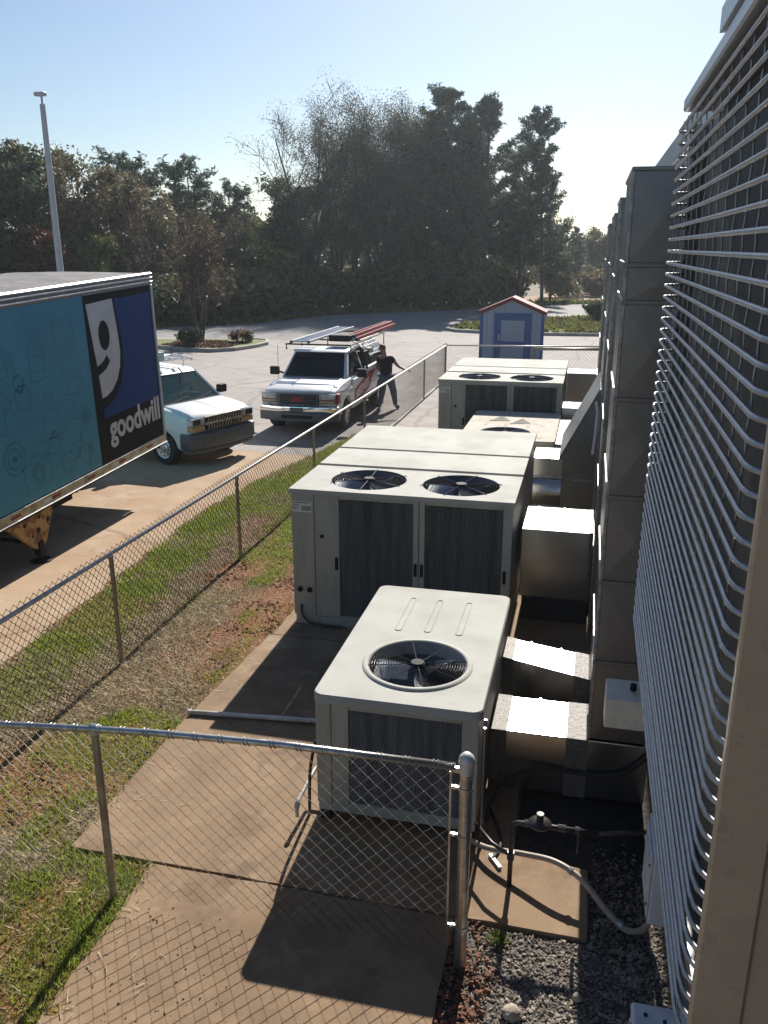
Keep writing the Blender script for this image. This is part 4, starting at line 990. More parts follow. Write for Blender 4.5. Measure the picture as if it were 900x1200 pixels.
def post(t, x, y, zt, r=0.026, cap=False, m='post', zb=-0.02):
    p = MB().cyl((x, y, zb), (x, y, zt), r, n=14).build('post', M[m], t, smooth=False, auto=40)
    if cap:
        MB().lathe([(r * 1.12, -0.05), (r * 1.14, 0.0), (r * 1.25, 0.01), (r * 1.3, 0.03), (r * 1.1, 0.055), (r * 0.6, 0.075), (0.001, 0.08)], (x, y, zt), 18).build('post_cap', M['fence'], p, smooth=True)
    else:
        MB().lathe([(r * 1.15, -0.03), (r * 1.15, 0.0), (r * 0.8, 0.012), (0.001, 0.014)], (x, y, zt), 14).build('post_cap', M['fence'], p, smooth=True)
    return p
# side fence
sf = thing('chain_link_fence', 'long chain link fence running from the left foreground past the vehicles to the blue shed', 'fence', (-4.6, 10, 0))
zr = lambda y: 1.285 - (y - 4.5) * 0.0052
MB().tube([(-4.6, 4.2, zr(4.2)), (-4.58, 16, zr(16)), (-4.58, 28.3, zr(28.3))], 0.021, 10).build('top_rail', M['fence'], sf, smooth=True)
for y in (4.2, 7.32, 10.6, 14.05, 17.6, 24.5, 28.3):
    post(sf, -4.6, y, zr(y) - 0.005, 0.024 if y not in (4.2, 28.3) else 0.034, cap=y in (4.2, 28.3))
chain('chain_mesh', sf, (-4.625, 4.25), (-4.605, 28.3), 0.04, 0.04, zr(4.2), zr(28.3), half=0.046, extra=0.055, r=0.0032, m='mesh_rusty')
ff = thing('chain_link_fence', 'near chain link fence crossing the foreground with a domed corner post', 'fence', (-1.8, 4.18, 0))
RP = [(-0.575, 4.18, 1.435), (-1.62, 4.18, 1.425), (-2.45, 4.18, 1.385), (-2.88, 4.18, 1.352), (-3.56, 4.19, 1.285), (-4.58, 4.2, 1.27)]
MB().tube(RP, 0.022, 12).build('top_rail', M['fencemetal'], ff, smooth=True)
cp = post(ff, -0.51, 4.18, 1.455, 0.037, cap=True, m='fencemetal')
for z in (0.33, 0.98, 1.30):
    MB().lathe([(0.039, -0.014), (0.042, -0.012), (0.042, 0.012), (0.039, 0.014)], (-0.51, 4.18, z), 16).box(-0.60, 4.172, z - 0.008, -0.545, 4.188, z + 0.008).cyl((-0.575, 4.16, z), (-0.575, 4.205, z), 0.007, n=6).build('tension_band', M['fencemetal'], ff)
MB().box(-0.604, 4.176, 0.06, -0.592, 4.182, 1.40).build('tension_bar', M['fencemetal'], ff)
MB().lathe([(0.039, 0), (0.041, 0.02), (0.039, 0.04)], (-0.51, 4.18, 1.395), 16).box(-0.60, 4.165, 1.40, -0.545, 4.195, 1.435, 0.004).build('rail_end_cup', M['fencemetal'], ff)
post(ff, -2.87, 4.19, 1.345, 0.026)
MB().lathe([(0.027, -0.03), (0.030, -0.025), (0.030, 0.025), (0.027, 0.03)], (-2.87, 4.19, 1.352), 12, axis='x').build('rail_clamp', M['fencemetal'], ff)
chain('chain_mesh', ff, (-2.87, 4.205), (-0.60, 4.205), 0.10, 0.05, 1.345, 1.43, half=0.048, r=0.0027, extra=-0.01)
chain('chain_mesh', ff, (-4.55, 4.21), (-2.90, 4.205), 0.06, 0.08, 1.26, 1.345, half=0.048, r=0.0027, extra=-0.01)
mb = MB()
for i in range(24):
    f = i / 23; x = -0.68 - 3.8 * f
    zc = np.interp(-x, [0.575, 1.62, 2.45, 2.88, 3.56, 4.58], [1.435, 1.425, 1.385, 1.352, 1.285, 1.27])
    P = [(x + 0.05 * (q / 14.0 - .5), 4.18 + 0.0265 * math.cos(q * 0.9), zc + 0.0265 * math.sin(q * 0.9)) for q in range(15)]
    MB().tube(P, 0.0027, 4).build('tie_wire', M['wire'], ff)
bf = thing('chain_link_fence', 'chain link fence crossing in front of the blue shed', 'fence', (-2, 28.3, 0))
MB().tube([(-4.58, 28.3, 1.16), (0.7, 28.3, 1.24)], 0.022, 8).build('top_rail', M['fence'], bf, smooth=True)
MB().tube([(-1.7, 28.32, 1.11), (0.7, 28.32, 1.16)], 0.045, 8).build('lower_rail', M['post'], bf, smooth=True)
for x in (-1.75, 0.66): post(bf, x, 28.32, 1.18, 0.024)
chain('chain_mesh', bf, (-4.55, 28.33), (0.68, 28.33), 0.04, 0.04, 1.16, 1.24, half=0.06, extra=0.05, r=0.0035, m='mesh_rusty')

# ================================================================== BOX TRAILER
tx = -7.25; TF = 13.67; TB = -0.6; TW = -9.85
tt = thing('box_trailer', 'long box trailer in teal wrap with a blue and black logo panel', 'trailer', (-8.55, 6.5, 0))
MB().box(TW, TB, 1.06, tx, TF, 3.80, 0.05, seg=2).build('body', M['teal'], tt)
mb = MB()
nr = 60
rv = []; rf = []
for i in range(nr + 1):
    for k in range(9):
        x = TW + 0.02 + (tx - TW - 0.04) * k / 8; y = TB + (TF - TB) * i / nr
        rv.append((x, y, 3.835 + 0.02 * math.sin(math.pi * k / 8) + 0.006 * (i % 2) + 0.006 * noise.noise(Vector((x * 2, y * 2, 0)))))
for i in range(nr):
    for k in range(8): rf.append((i * 9 + k, i * 9 + k + 1, (i + 1) * 9 + k + 1, (i + 1) * 9 + k))
mb.add(rv, rf).build('roof', M['trailer_roof'], tt, smooth=True)
# layered aluminium top rail
trm = MB().box(tx - 0.05, TB, 3.665, tx + 0.012, TF + 0.012, 3.86, 0.004).build('top_rail', M['galv_dull'], tt)
for z in (3.70, 3.765, 3.825): MB().box(tx + 0.0125, TB, z, tx + 0.03, TF + 0.02, z + 0.022, 0.006).build('rail_bead', M['alu'], trm)
mb = MB()
for i in range(150):
    y = TF - 0.08 - i * 0.06
    if y > 5: mb.cyl((tx + 0.012, y, 3.68), (tx + 0.018, y, 3.68), 0.008, n=5)
mb.build('rivet', M['alu'], trm)
MB().box(tx - 0.02, TF - 0.04, 1.06, tx + 0.014, TF + 0.014, 3.664, 0.006).build('corner_edge', M['alu'], tt)
brm = MB().box(tx - 0.06, TB, 0.92, tx + 0.014, TF, 1.075, 0.004).build('bottom_rail', M['rail'], tt)
MB().box(tx + 0.0145, TB, 0.93, tx + 0.03, TF, 0.945, 0.003).build('rail_lip', M['alu'], brm)
for k in range(9):
    y = 13.15 - k * 0.92
    MB().box(tx + 0.0145, y - 0.2, 0.985, tx + 0.018, y, 1.03).build('reflector', M['reflector'], brm)
    MB().box(tx + 0.0145, y - 0.40, 0.985, tx + 0.017, y - 0.205, 1.03).build('reflector_strip', M['logo_white'] if k % 2 else M['rail'], brm)
def side(poly, d0, d1, m, name, parent=tt):
    return MB().prism(poly, 'x', tx + d0, tx + d1).build(name, M[m], parent)
lp = side([(11.57, 1.085), (13.60, 1.085), (13.60, 3.655), (11.57, 3.655)], 0.0, 0.003, 'logo_black', 'logo_panel')
side([(12.42, 3.54), (13.56, 3.54), (13.56, 1.78), (11.79, 1.78), (11.79, 1.92), (12.1, 2.0), (12.36, 2.2), (12.50, 2.5), (12.545, 2.85)], 0.0032, 0.0045, 'logo_blue', 'logo_blue_field', lp)
# white half face
wf = [(11.64, 3.52), (12.36, 3.54), (12.455, 2.85), (12.43, 2.58), (12.33, 2.34), (12.16, 2.17), (11.95, 2.09), (11.80, 2.08), (11.785, 2.42), (11.93, 2.45), (12.08, 2.55), (12.17, 2.68), (12.26, 2.62), (12.17, 2.48)]
wf = [(11.63, 3.53), (12.37, 3.55), (12.44, 3.0), (12.45, 2.72), (12.40, 2.50), (12.28, 2.31), (12.10, 2.17), (11.92, 2.11), (11.79, 2.10), (11.77, 2.40)] 
side(wf + [(11.75, 2.62)], 0.0032, 0.0045, 'logo_white', 'logo_face', lp)
ell = [(12.035 + 0.155 * math.cos(2 * math.pi * i / 28), 3.03 + 0.225 * math.sin(2 * math.pi * i / 28)) for i in range(28)]
side(ell, 0.0047, 0.006, 'logo_black', 'logo_eye', lp)
sm = []
for i in range(11):
    a = R(-95 + 62 * i / 10); sm.append((11.73 + 0.47 * math.cos(a), 2.72 + 0.27 * math.sin(a) + 0.055 * i / 10))
for i in range(11):
    a = R(-33 - 62 * i / 10); sm.append((11.73 + 0.37 * math.cos(a), 2.80 + 0.21 * math.sin(a) + 0.05 * (1 - i / 10)))
side(sm, 0.0047, 0.006, 'logo_black', 'logo_smile', lp)
tm = text_mb('goodwill', 0.62, 0.001, 0.018, 1.0)
xs = [p[0] for p in tm.v]; wtxt = max(xs) - min(xs)
sx = 1.66 / wtxt
tm.v = [(tx + 0.0045 + p[2], 12.71 + (p[0] - (max(xs) + min(xs)) / 2) * sx, 1.41 + p[1] * 0.86) for p in tm.v]
tm.build('logo_lettering', M['logo_white'], lp)
# faint line drawings printed on the teal wrap
def doodle(kind, cy, cz, s, rot=0.0):
    L = []
    def el(x, y, a, b, n=20, a0=0, a1=360): L.append([(x + a * math.cos(R(a0 + (a1 - a0) * i / n)), y + b * math.sin(R(a0 + (a1 - a0) * i / n))) for i in range(n + 1)])
    if kind == 'bottle':
        L.append([(-.12, 1), (-.12, .55), (-.42, .15), (-.42, -.9), (.42, -.9), (.42, .15), (.12, .55), (.12, 1), (-.12, 1)]); L.append([(-.42, -.1), (.42, -.1)]); L.append([(-.42, -.6), (.42, -.6)])
    elif kind == 'tablet':
        L.append([(-.7, .8), (.7, .8), (.7, -.4), (-.7, -.4), (-.7, .8)]); L.append([(-.58, .66), (.58, .66), (.58, -.26), (-.58, -.26), (-.58, .66)]); L.append([(-.3, -.4), (-.4, -.75), (.4, -.75), (.3, -.4)])
    elif kind == 'shirt':
        L.append([(-.3, .8), (-.9, .4), (-.7, 0), (-.45, .15), (-.45, -.9), (.45, -.9), (.45, .15), (.7, 0), (.9, .4), (.3, .8), (0, .6), (-.3, .8)])
    elif kind == 'wheelbike':
        el(-.6, -.35, .4, .4); el(.6, -.35, .4, .4); L.append([(-.6, -.35), (-.2, .3), (.4, .3), (.6, -.35)]); L.append([(-.2, .3), (.05, -.35), (-.6, -.35)]); L.append([(.4, .3), (.35, .55), (.6, .6)]); L.append([(.05, -.35), (.4, .3)])
    elif kind == 'camera':
        L.append([(-.9, .45), (-.4, .45), (-.25, .7), (.25, .7), (.4, .45), (.9, .45), (.9, -.6), (-.9, -.6), (-.9, .45)]); el(0, -.08, .4, .4); el(0, -.08, .25, .25)
    elif kind == 'lamp':
        L.append([(-.25, .9), (.25, .9), (.6, .2), (-.6, .2), (-.25, .9)]); L.append([(0, .2), (0, -.8)]); L.append([(-.35, -.85), (.35, -.85)])
    elif kind == 'guitar':
        el(0, -.5, .4, .4); el(0, 0, .27, .25); L.append([(-.06, .2), (-.06, .95), (.06, .95), (.06, .2)]); el(0, -.2, .12, .12)
    elif kind == 'dress':
        L.append([(-.25, .9), (-.3, .2), (-.75, -.9), (.75, -.9), (.3, .2), (.25, .9), (0, .65), (-.25, .9)]); L.append([(-.3, .2), (.3, .2)])
    elif kind == 'bag':
        L.append([(-.6, .3), (.6, .3), (.75, -.8), (-.75, -.8), (-.6, .3)]); el(0, .3, .35, .5, 14, 0, 180)
    elif kind == 'record':
        el(0, 0, .8, .8, 28); el(0, 0, .5, .5, 24); el(0, 0, .12, .12)
    mb = MB(); c, sn = math.cos(rot), math.sin(rot); wd = 0.013
    for l in L:
        for a, b in zip(l, l[1:]):
            A = Vector((cy + s * (a[0] * c - a[1] * sn), cz + s * (a[0] * sn + a[1] * c))); B = Vector((cy + s * (b[0] * c - b[1] * sn), cz + s * (b[0] * sn + b[1] * c)))
            d = (B - A)
            if d.length < 1e-5: continue
            d.normalize(); n = Vector((-d.y, d.x)) * wd / 2; A -= d * wd * .4; B += d * wd * .4
            mb.add([(tx + 0.0015, A.x - n.x, A.y - n.y), (tx + 0.0015, B.x - n.x, B.y - n.y), (tx + 0.0015, B.x + n.x, B.y + n.y), (tx + 0.0015, A.x + n.x, A.y + n.y)], [(0, 1, 2, 3)])
    mb.build('printed_drawing', M['tealline'], tt)
for k, cy, cz, s, ro in (('bottle', 10.30, 3.02, .40, 0), ('tablet', 10.98, 3.12, .36, .05), ('shirt', 11.38, 2.55, .2, .3), ('dress', 10.45, 2.15, .36, 0), ('lamp', 11.05, 2.25, .34, -.1), ('guitar', 9.85, 2.7, .42, .25),
                         ('record', 9.55, 1.75, .27, 0), ('camera', 10.0, 1.45, .34, .1), ('wheelbike', 10.95, 1.52, .38, 0), ('bag', 10.45, 1.75, .2, -.2), ('shirt', 9.35, 2.4, .32, -.1), ('tablet', 8.9, 3.0, .35, 0), ('bottle', 9.5, 3.1, .33, .1), ('bag', 8.7, 1.8, .33, 0), ('record', 11.30, 1.95, .16, 0), ('camera', 8.4, 2.5, .3, .2), ('dress', 11.33, 1.35, .17, .2)):
    doodle(k, cy, cz, s, ro)
for y in (13.4, 9.6): MB().box(tx + 0.0125, y, 3.79, tx + 0.03, y + 0.10, 3.82, 0.006).build('marker_lamp', M['reflector'], trm)
MB().box(TW + 0.2, 9.0, 0.75, tx - 0.15, 10.9, 0.92).build('subframe', M['black'], tt)
MB().box(TW + 0.02, TB, 0.86, tx - 0.07, TF - 0.02, 1.055).build('floor_frame', M['black'], tt)
MB().cyl((tx - 0.06, 13.2, 1.0), (tx - 0.06, 13.2, 1.02), 0.01).build('marker', M['amber'], tt)
for sx_ in (0, 1):
    X0 = tx - 0.10 if not sx_ else TW + 0.10
    lg = MB().prism([(9.28, 0.915), (10.28, 0.915), (10.28, 0.80), (10.06, 0.42), (9.98, 0.36), (9.82, 0.36), (9.72, 0.44), (9.28, 0.84)], 'x', X0 - 0.03, X0 + 0.03, bev=0.006).build('landing_gear', M['rust'], tt)
    mb = MB()
    for (y, z, r) in ((9.9, 0.62, 0.045), (9.62, 0.78, 0.03), (10.14, 0.70, 0.04), (9.95, 0.80, 0.03), (9.75, 0.58, 0.025)): mb.cyl((X0 + 0.031, y, z), (X0 + 0.034, y, z), r, n=14)
    mb.build('gusset_hole', M['black'], lg)
    MB().box(X0 - 0.055, 9.84, 0.25, X0 + 0.055, 9.96, 0.45, 0.01).cyl((X0, 9.9, 0.17), (X0, 9.9, 0.27), 0.035).build('leg', M['black'], lg)
    MB().lathe([(0.001, 0.0), (0.15, 0.008), (0.15, 0.02), (0.06, 0.05), (0.001, 0.05)], (X0, 9.9, 0.158), 18).build('sand_shoe', M['black'], lg)
MB().tube([(tx - 0.12, 9.85, 0.45), (TW + 0.12, 9.85, 0.45)], 0.03, 8).build('cross_shaft', M['black'], tt)
MB().tube([(tx - 0.1, 9.3, 0.88), (tx - 0.6, 8.2, 0.5), (tx - 1.0, 7.6, 0.86)], 0.03, 6).build('brace', M['black'], tt)
for yb in (0.6, 1.9):
    for x in (tx - 0.2, TW + 0.2):
        MB().lathe([(0.3, -.14), (0.48, -.14), (0.51, -.1), (0.51, .1), (0.48, .14), (0.3, .14)], (x, yb, 0.51 + 0.04 * (13.67 - yb)), 26, axis='x').build('tyre', M['tyre'], tt)

pit = R(2.3); rel = Vector((0, 13.67 - 6.5, 1.0))        # the trailer stands nose high
tt.rotation_euler = (pit, 0, 0); rot_ = Matrix.Rotation(pit, 3, 'X') @ rel
tt.location = Vector((-8.55, 6.5, 0)) + rel - rot_

# ================================================================== VEHICLES
def wheel(t, x, y, r, wd, side_, hub='rim'):
    """wheel with tyre and rim, outer face towards side_*y"""
    ty = MB().lathe([(r * .62, -wd / 2), (r * .93, -wd / 2), (r, -wd * .36), (r, wd * .36), (r * .93, wd / 2), (r * .62, wd / 2)], (x, y, r), 28, axis='y').build('wheel', M['tyre'], t, auto=35)
    s = side_
    prof = [(r * .63, s * wd * .48), (r * .60, s * wd * .40), (r * .52, s * wd * .36), (r * .46, s * wd * .42), (r * .30, s * wd * .38), (r * .24, s * wd * .46), (0.001, s * wd * .48)]
    MB().lathe(prof, (x, y, r), 24, axis='y').build('rim', M[hub], ty, auto=35)
    mb = MB()
    for i in range(8):
        a = 2 * math.pi * i / 8; mb.cyl((x + r * .40 * math.cos(a), y + s * wd * .41, r + r * .40 * math.sin(a)), (x + r * .40 * math.cos(a), y + s * wd * .435, r + r * .40 * math.sin(a)), r * .055, n=8)
    mb.build('vent_hole', M['black'], ty)
    return ty

def shell(profile, hw, taper=None, bev=0.05):
    m = MB().prism(profile, 'y', -hw, hw, bev=bev)
    if taper: m.v = [taper(p) for p in m.v]
    return m

def arch(cx, r, n=10, zc=0.36, z0=0.4):
    a0 = math.asin(max(-1, min(1, (z0 - zc) / r)))
    return [(cx + r * math.cos(a0 + (math.pi - 2 * a0) * i / n), zc + r * math.sin(a0 + (math.pi - 2 * a0) * i / n)) for i in range(n + 1)]

def quadplate(pts, th, m, name, t):
    """thin plate from 3-D polygon, thickened along its normal"""
    P = [Vector(p) for p in pts]; n = (P[1] - P[0]).cross(P[2] - P[0]).normalized(); k = len(P)
    vs = [p + n * th for p in P] + [p - n * th for p in P]
    fs = [tuple(range(k)), tuple(reversed(range(k, 2 * k)))] + [(i, i + k, (i + 1) % k + k, (i + 1) % k) for i in range(k)]
    return MB().add(vs, fs).build(name, M[m] if isinstance(m, str) else m, t)

def frame_strip(a, b, wd, th, t, name, m):
    MB().tube([a, b], wd, 6).build(name, M[m], t)

# ---------------------------------------------------------------- pickup
pk = thing('pickup_truck', 'white service pickup with ladders and red door graphics, facing the camera', 'truck', (-6.58, 18.9, 0), R(-90), local=True)
prof = [(-0.10, 0.42), (-0.10, 0.99), (-0.16, 1.03), (-0.7, 1.11), (-1.28, 1.16), (-2.98, 1.16), (-2.98, 0.80), (-5.52, 0.80), (-5.52, 0.46)]
prof += [(-4.72, 0.46)] + list(reversed(arch(-4.28, 0.44, 10, 0.38, 0.46)))[1:-1] + [(-3.84, 0.46)]
prof += [(-1.43, 0.42)] + list(reversed(arch(-0.98, 0.45, 10, 0.38, 0.42)))[1:-1] + [(-0.53, 0.42)]
def tp(p):
    x, y, z = p
    k = 1 - 0.07 * smooth(-0.9, -0.1, x) - 0.05 * smooth(0.9, 1.16, z) * (1 if x < -1.3 else 1.5)
    return (x - 0.10 * smooth(0.5, 0.97, abs(y)) * smooth(-0.9, -0.1, x), y * k, z)
shell(prof, 0.97, tp, 0.06).build('body', M['white'], pk, auto=40)
for s in (-1, 1):
    bp = [(-2.99, 0.80), (-2.99, 1.22), (-5.52, 1.22), (-5.52, 0.801)]
    MB().prism(bp, 'y', s * 0.90, s * 0.965, bev=0.012).build('bed_side', M['white'], pk)
    mb = MB().box(-2.97, s * 0.86, 1.221, -5.53, s * 0.975, 1.25, 0.008).build('bed_rail', M['white'] if s > 0 else M['black'], pk)
MB().box(-5.56, -0.9, 0.72, -5.50, 0.9, 1.22, 0.02).build('tailgate', M['white'], pk)
MB().box(-5.72, -0.92, 0.48, -5.54, 0.92, 0.66, 0.03).build('rear_bumper', M['chrome'], pk)
# hood panel line and crown
hd = MB().prism([(-0.13, 1.0), (-0.24, 1.06), (-0.7, 1.138), (-1.26, 1.182), (-1.26, 1.13), (-0.7, 1.07), (-0.22, 0.99)], 'y', -0.76, 0.76, bev=0.022).build('hood', M['white'], pk, auto=30)
# cab: pillars, roof, glass
B = {'wl': (-1.30, .84, 1.165), 'wr': (-1.30, -.84, 1.165), 'tl': (-1.93, .70, 1.735), 'tr': (-1.93, -.70, 1.735), 'bl': (-2.93, .87, 1.165), 'br': (-2.93, -.87, 1.165), 'rl': (-2.78, .70, 1.735), 'rr': (-2.78, -.70, 1.735)}
vs = [B[k] for k in ('wl', 'wr', 'br', 'bl')] + [B[k] for k in ('tl', 'tr', 'rr', 'rl')]
bm = bmesh.new(); bv = [bm.verts.new(v) for v in vs]
for f in [(0, 1, 5, 4), (1, 2, 6, 5), (2, 3, 7, 6), (3, 0, 4, 7), (4, 5, 6, 7)]: bm.faces.new([bv[i] for i in f])
bmesh.ops.recalc_face_normals(bm, faces=bm.faces[:])
bmesh.ops.bevel(bm, geom=[e for e in bm.edges if len(e.link_faces) == 2], offset=0.045, segments=2, affect='EDGES', clamp_overlap=True)
MB().bm(bm).build('cab', M['white'], pk, auto=40)
MB().prism([(-1.86, 1.735), (-1.98, 1.785), (-2.4, 1.80), (-2.74, 1.785), (-2.84, 1.735)], 'y', -0.71, 0.71, bev=0.025).build('roof', M['white'], pk, auto=40)
def lerp3(a, b, t): return tuple(Vector(a).lerp(Vector(b), t))
def panel(q, inset, th, m, name, t, lift=0.006):
    P = [Vector(p) for p in q]; c = sum(P, Vector()) / len(P)
    n = (P[1] - P[0]).cross(P[2] - P[0]).normalized()
    if n.dot(c - Vector((-2.1, 0, 1.2))) < 0: n = -n; P.reverse()
    P = [p + (c - p) * inset + n * lift for p in P]
    return quadplate(P, th, m, name, t)
panel([B['wl'], B['wr'], B['tr'], B['tl']], 0.085, 0.003, 'glass', 'windshield', pk)
for s, ks in ((1, ('wl', 'bl', 'rl', 'tl')), (-1, ('wr', 'br', 'rr', 'tr'))):
    q = [Vector(B[k]) for k in ks]; q[0] = q[0].lerp(q[1], 0.10); q[3] = q[3].lerp(q[2], 0.05); q[1] = q[1].lerp(q[0], 0.08); q[2] = q[2].lerp(q[3], 0.06)
    panel(q, 0.12, 0.003, 'glass', 'side_window', pk)
panel([B['br'], B['bl'], B['rl'], B['rr']], 0.16, 0.003, 'glass', 'rear_window', pk)
sv = MB().prism([(-1.32, 0.05), (-1.55, 0.05), (-1.55, 0.55), (-1.34, 0.6)], 'z', 1.40, 1.41)
# light cab interior seen through the far side of the windshield: pale headrest reflection is left to the sky
MB().box(-1.36, -0.80, 1.165, -1.27, 0.80, 1.185, 0.006).build('wiper_cowl', M['black'], pk)
for s in (-1, 1):
    MB().tube([(-1.31, s * 0.1 + 0.05, 1.20), (-1.42, s * 0.1 + 0.55, 1.275)], 0.008, 5).build('wiper', M['black'], pk)
# doors
for s in (-1, 1):
    dd = MB().box(-2.86, s * 0.925, 0.50, -1.52, s * 0.975, 1.13, 0.015).build('door', M['white'], pk)
    MB().box(-2.76, s * 0.975, 1.0, -2.60, s * 0.995, 1.035, 0.006).build('handle', M['black'], dd)
    mi = MB().box(-1.72, s * 1.02, 1.17, -1.60, s * 1.26, 1.38, 0.03, seg=2).build('mirror', M['black'], pk)
    MB().tube([(-1.66, s * 0.86, 1.20), (-1.66, s * 1.04, 1.25)], 0.025, 6).build('mirror_arm', M['black'], mi)
    for wx, wy in ((-0.98, 0.83), (-4.28, 0.83)): wheel(pk, wx, s * wy, 0.37, 0.25, s)
    # wheel well liner
# front
gr = MB().box(-0.16, -0.50, 0.70, -0.075, 0.50, 0.97, 0.02, seg=2).build('grille', M['bumper'], pk)
MB().box(-0.09, -0.45, 0.725, -0.069, 0.45, 0.945, 0.006).build('grille_opening', M['black'], gr)
for z in (0.765, 0.81, 0.86, 0.905): MB().box(-0.072, -0.44, z, -0.062, 0.44, z + 0.014, 0.003).build('grille_bar', M['bumper'], gr)
tm = text_mb('GMC', 0.20, 0.012, 0.009, 1.08); xs = [p[0] for p in tm.v]; k = 0.34 / (max(xs) - min(xs))
tm.v = [(-0.055 + p[2], p[0] * k, 0.785 + p[1] * 0.78) for p in tm.v]; tm.build('grille_badge', M['red'], gr)
for s in (-1, 1):
    hl = MB().box(-0.235, s * 0.515, 0.83, -0.085, s * 0.90, 0.97, 0.025, seg=2).build('headlight', M['lens'], pk)
    MB().box(-0.235, s * 0.515, 0.755, -0.088, s * 0.90, 0.822, 0.015).build('turn_signal', M['amber'], pk)
    MB().box(-0.24, s * 0.515, 0.69, -0.09, s * 0.90, 0.748, 0.012).build('lower_lamp', M['lens'], pk)
    MB().sphere((-0.14, s * 0.70, 0.90), 0.06, 12, 8, (0.9, 1, 0.9)).build('lamp_bulb', M['chrome'], hl, smooth=True)
    MB().box(-0.40, s * 0.88, 0.72, -0.20, s * 0.955, 0.96, 0.015).build('side_marker', M['red'], pk)
def arcbar(x0, bow, hw, z0, z1, th, m, name, t, bev=0.02, n=12):
    P = []
    for i in range(n + 1):
        y = -hw + 2 * hw * i / n; P.append((x0 - bow * (abs(y) / hw) ** 2.4, y))
    P += [(p[0] - th, p[1]) for p in reversed(P)]
    return MB().prism(P, 'z', z0, z1, bev=bev).build(name, M[m], t, auto=40)
arcbar(0.06, 0.16, 0.97, 0.54, 0.68, 0.22, 'chrome', 'front_bumper', pk)
arcbar(0.065, 0.17, 0.975, 0.33, 0.535, 0.24, 'bumper', 'bumper_valance', pk)
MB().box(0.0, -0.38, 0.40, 0.075, 0.38, 0.48, 0.01).build('air_intake', M['black'], pk)
MB().box(0.055, -0.16, 0.555, 0.075, 0.16, 0.66, 0.004).build('licence_plate_holder', M['bumper'], pk)
MB().tube([(-1.15, -0.86, 1.14), (-1.22, -0.88, 1.95)], 0.006, 5).build('antenna', M['black'], pk)
MB().box(-5.4, -0.8, 0.3, -0.3, 0.8, 0.5).build('chassis', M['black'], pk)
# red door graphics with lettering on the driver side (left, +y)
yy = 0.9765
def sideplate(poly, d, m, name, parent): return MB().prism([(p[0], p[1]) for p in poly], 'y', yy + d, yy + d + 0.0015).build(name, M[m], parent)
sg = sideplate([(-1.56, 0.52), (-1.60, 0.88), (-2.75, 1.09), (-3.0, 1.14), (-3.75, 1.12), (-3.3, 0.90), (-3.05, 0.72), (-2.2, 0.55)], 0.0, 'red', 'door_graphic', pk)
tm = text_mb('REEVES', 0.30, 0.0008, 0.006, 1.0, 0.15); xs = [p[0] for p in tm.v]; k = 1.32 / (max(xs) - min(xs))
# local: text runs towards -x on the driver side
tm.v = [(-2.36 - p[0] * k, yy + 0.003 + p[2], 0.70 + p[1] * 0.95 + 0.13 * (p[0] * k)) for p in tm.v]; tm.build('door_lettering', M['white'], sg)
sideplate([(-0.62, 0.99), (-1.30, 1.05), (-1.30, 1.02), (-0.62, 0.96)], -0.012, 'print', 'fender_lettering', pk)
# rack, tool boxes and open lid behind the cab
for x in (-1.75, -2.95, -5.3):
    MB().tube([(x, -0.84, 1.20 if x < -2.9 else 1.80), (x, -0.84, 1.93), (x, 0.84, 1.93), (x, 0.84, 1.20 if x < -2.9 else 1.80)], 0.022, 6).build('rack_bar', M['black'], pk)
for s in (-1, 1): MB().tube([(-1.7, s * 0.84, 1.93), (-5.4, s * 0.84, 1.93)], 0.02, 6).build('rack_rail', M['black'], pk)
MB().box(-3.05, 0.05, 1.94, -2.45, 0.62, 2.10, 0.02).build('roof_box', M['black'], pk)
MB().tube([(-2.48, 0.88, 1.80), (-2.98, 0.95, 1.22)], 0.03, 6).build('rack_brace', M['black'], pk)
MB().box(-3.15, -0.85, 0.82, -3.6, 0.85, 1.62, 0.02).build('headache_box', M['black'], pk)
MB().box(-3.62, 0.30, 1.15, -4.0, 0.86, 1.66, 0.02).build('pale_green_bin', M['palegreen'], pk)
MB().box(-3.6, 0.45, 0.9, -5.3, 0.88, 1.42, 0.02).build('side_toolbox', M['black'], pk)
ld = quadplate([(-3.5, 0.88, 1.50), (-5.3, 0.88, 1.46), (-5.3, 0.30, 1.92), (-3.5, 0.30, 1.92)], 0.012, 'steel', 'open_lid', pk)
for i in range(6):
    f = (i + .5) / 6; a = Vector((-3.5, 0.89, 1.52)).lerp(Vector((-3.5, 0.31, 1.93)), f); b = Vector((-5.3, 0.89, 1.48)).lerp(Vector((-5.3, 0.31, 1.93)), f)
    MB().tube([a, b], 0.018, 5).build('lid_rib', M['alu'], ld)

def ladder(name, label, p, L_, wd, m, rung, rz=R(90), h=0.085, tilt=0.0):
    t = thing(name, label, 'ladder', p, rz, group='ladders on the pickup rack', local=True)
    t.rotation_euler = (0, -tilt, rz)
    for s in (-1, 1):
        for q in ((0, 1) if h > .1 else (0,)):
            MB().box(0 + q * 0.15, s * (wd / 2 - q * 0.05) - 0.013, q * (h * .75), L_ - 0.2 * q, s * (wd / 2 - q * 0.05) + 0.013, h * .7 + q * h * .72, 0.004).build('side_rail', M[m], t)
    n = int(L_ / rung)
    for i in range(n):
        MB().cyl((0.12 + i * rung, -wd / 2, h * .35), (0.12 + i * rung, wd / 2, h * .35), 0.028, n=8).build('rung', M['alu'], t)
        if h > .1: MB().cyl((0.22 + i * rung, -wd / 2 + .05, h * 1.1), (0.22 + i * rung, wd / 2 - .05, h * 1.1), 0.016, n=8).build('rung', M['alu'], t)
    for s in (-1, 1): MB().box(-0.05, s * wd / 2 - 0.02, -0.005, 0.06, s * wd / 2 + 0.02, h * .72, 0.01).build('foot', M['black'], t)
    return t
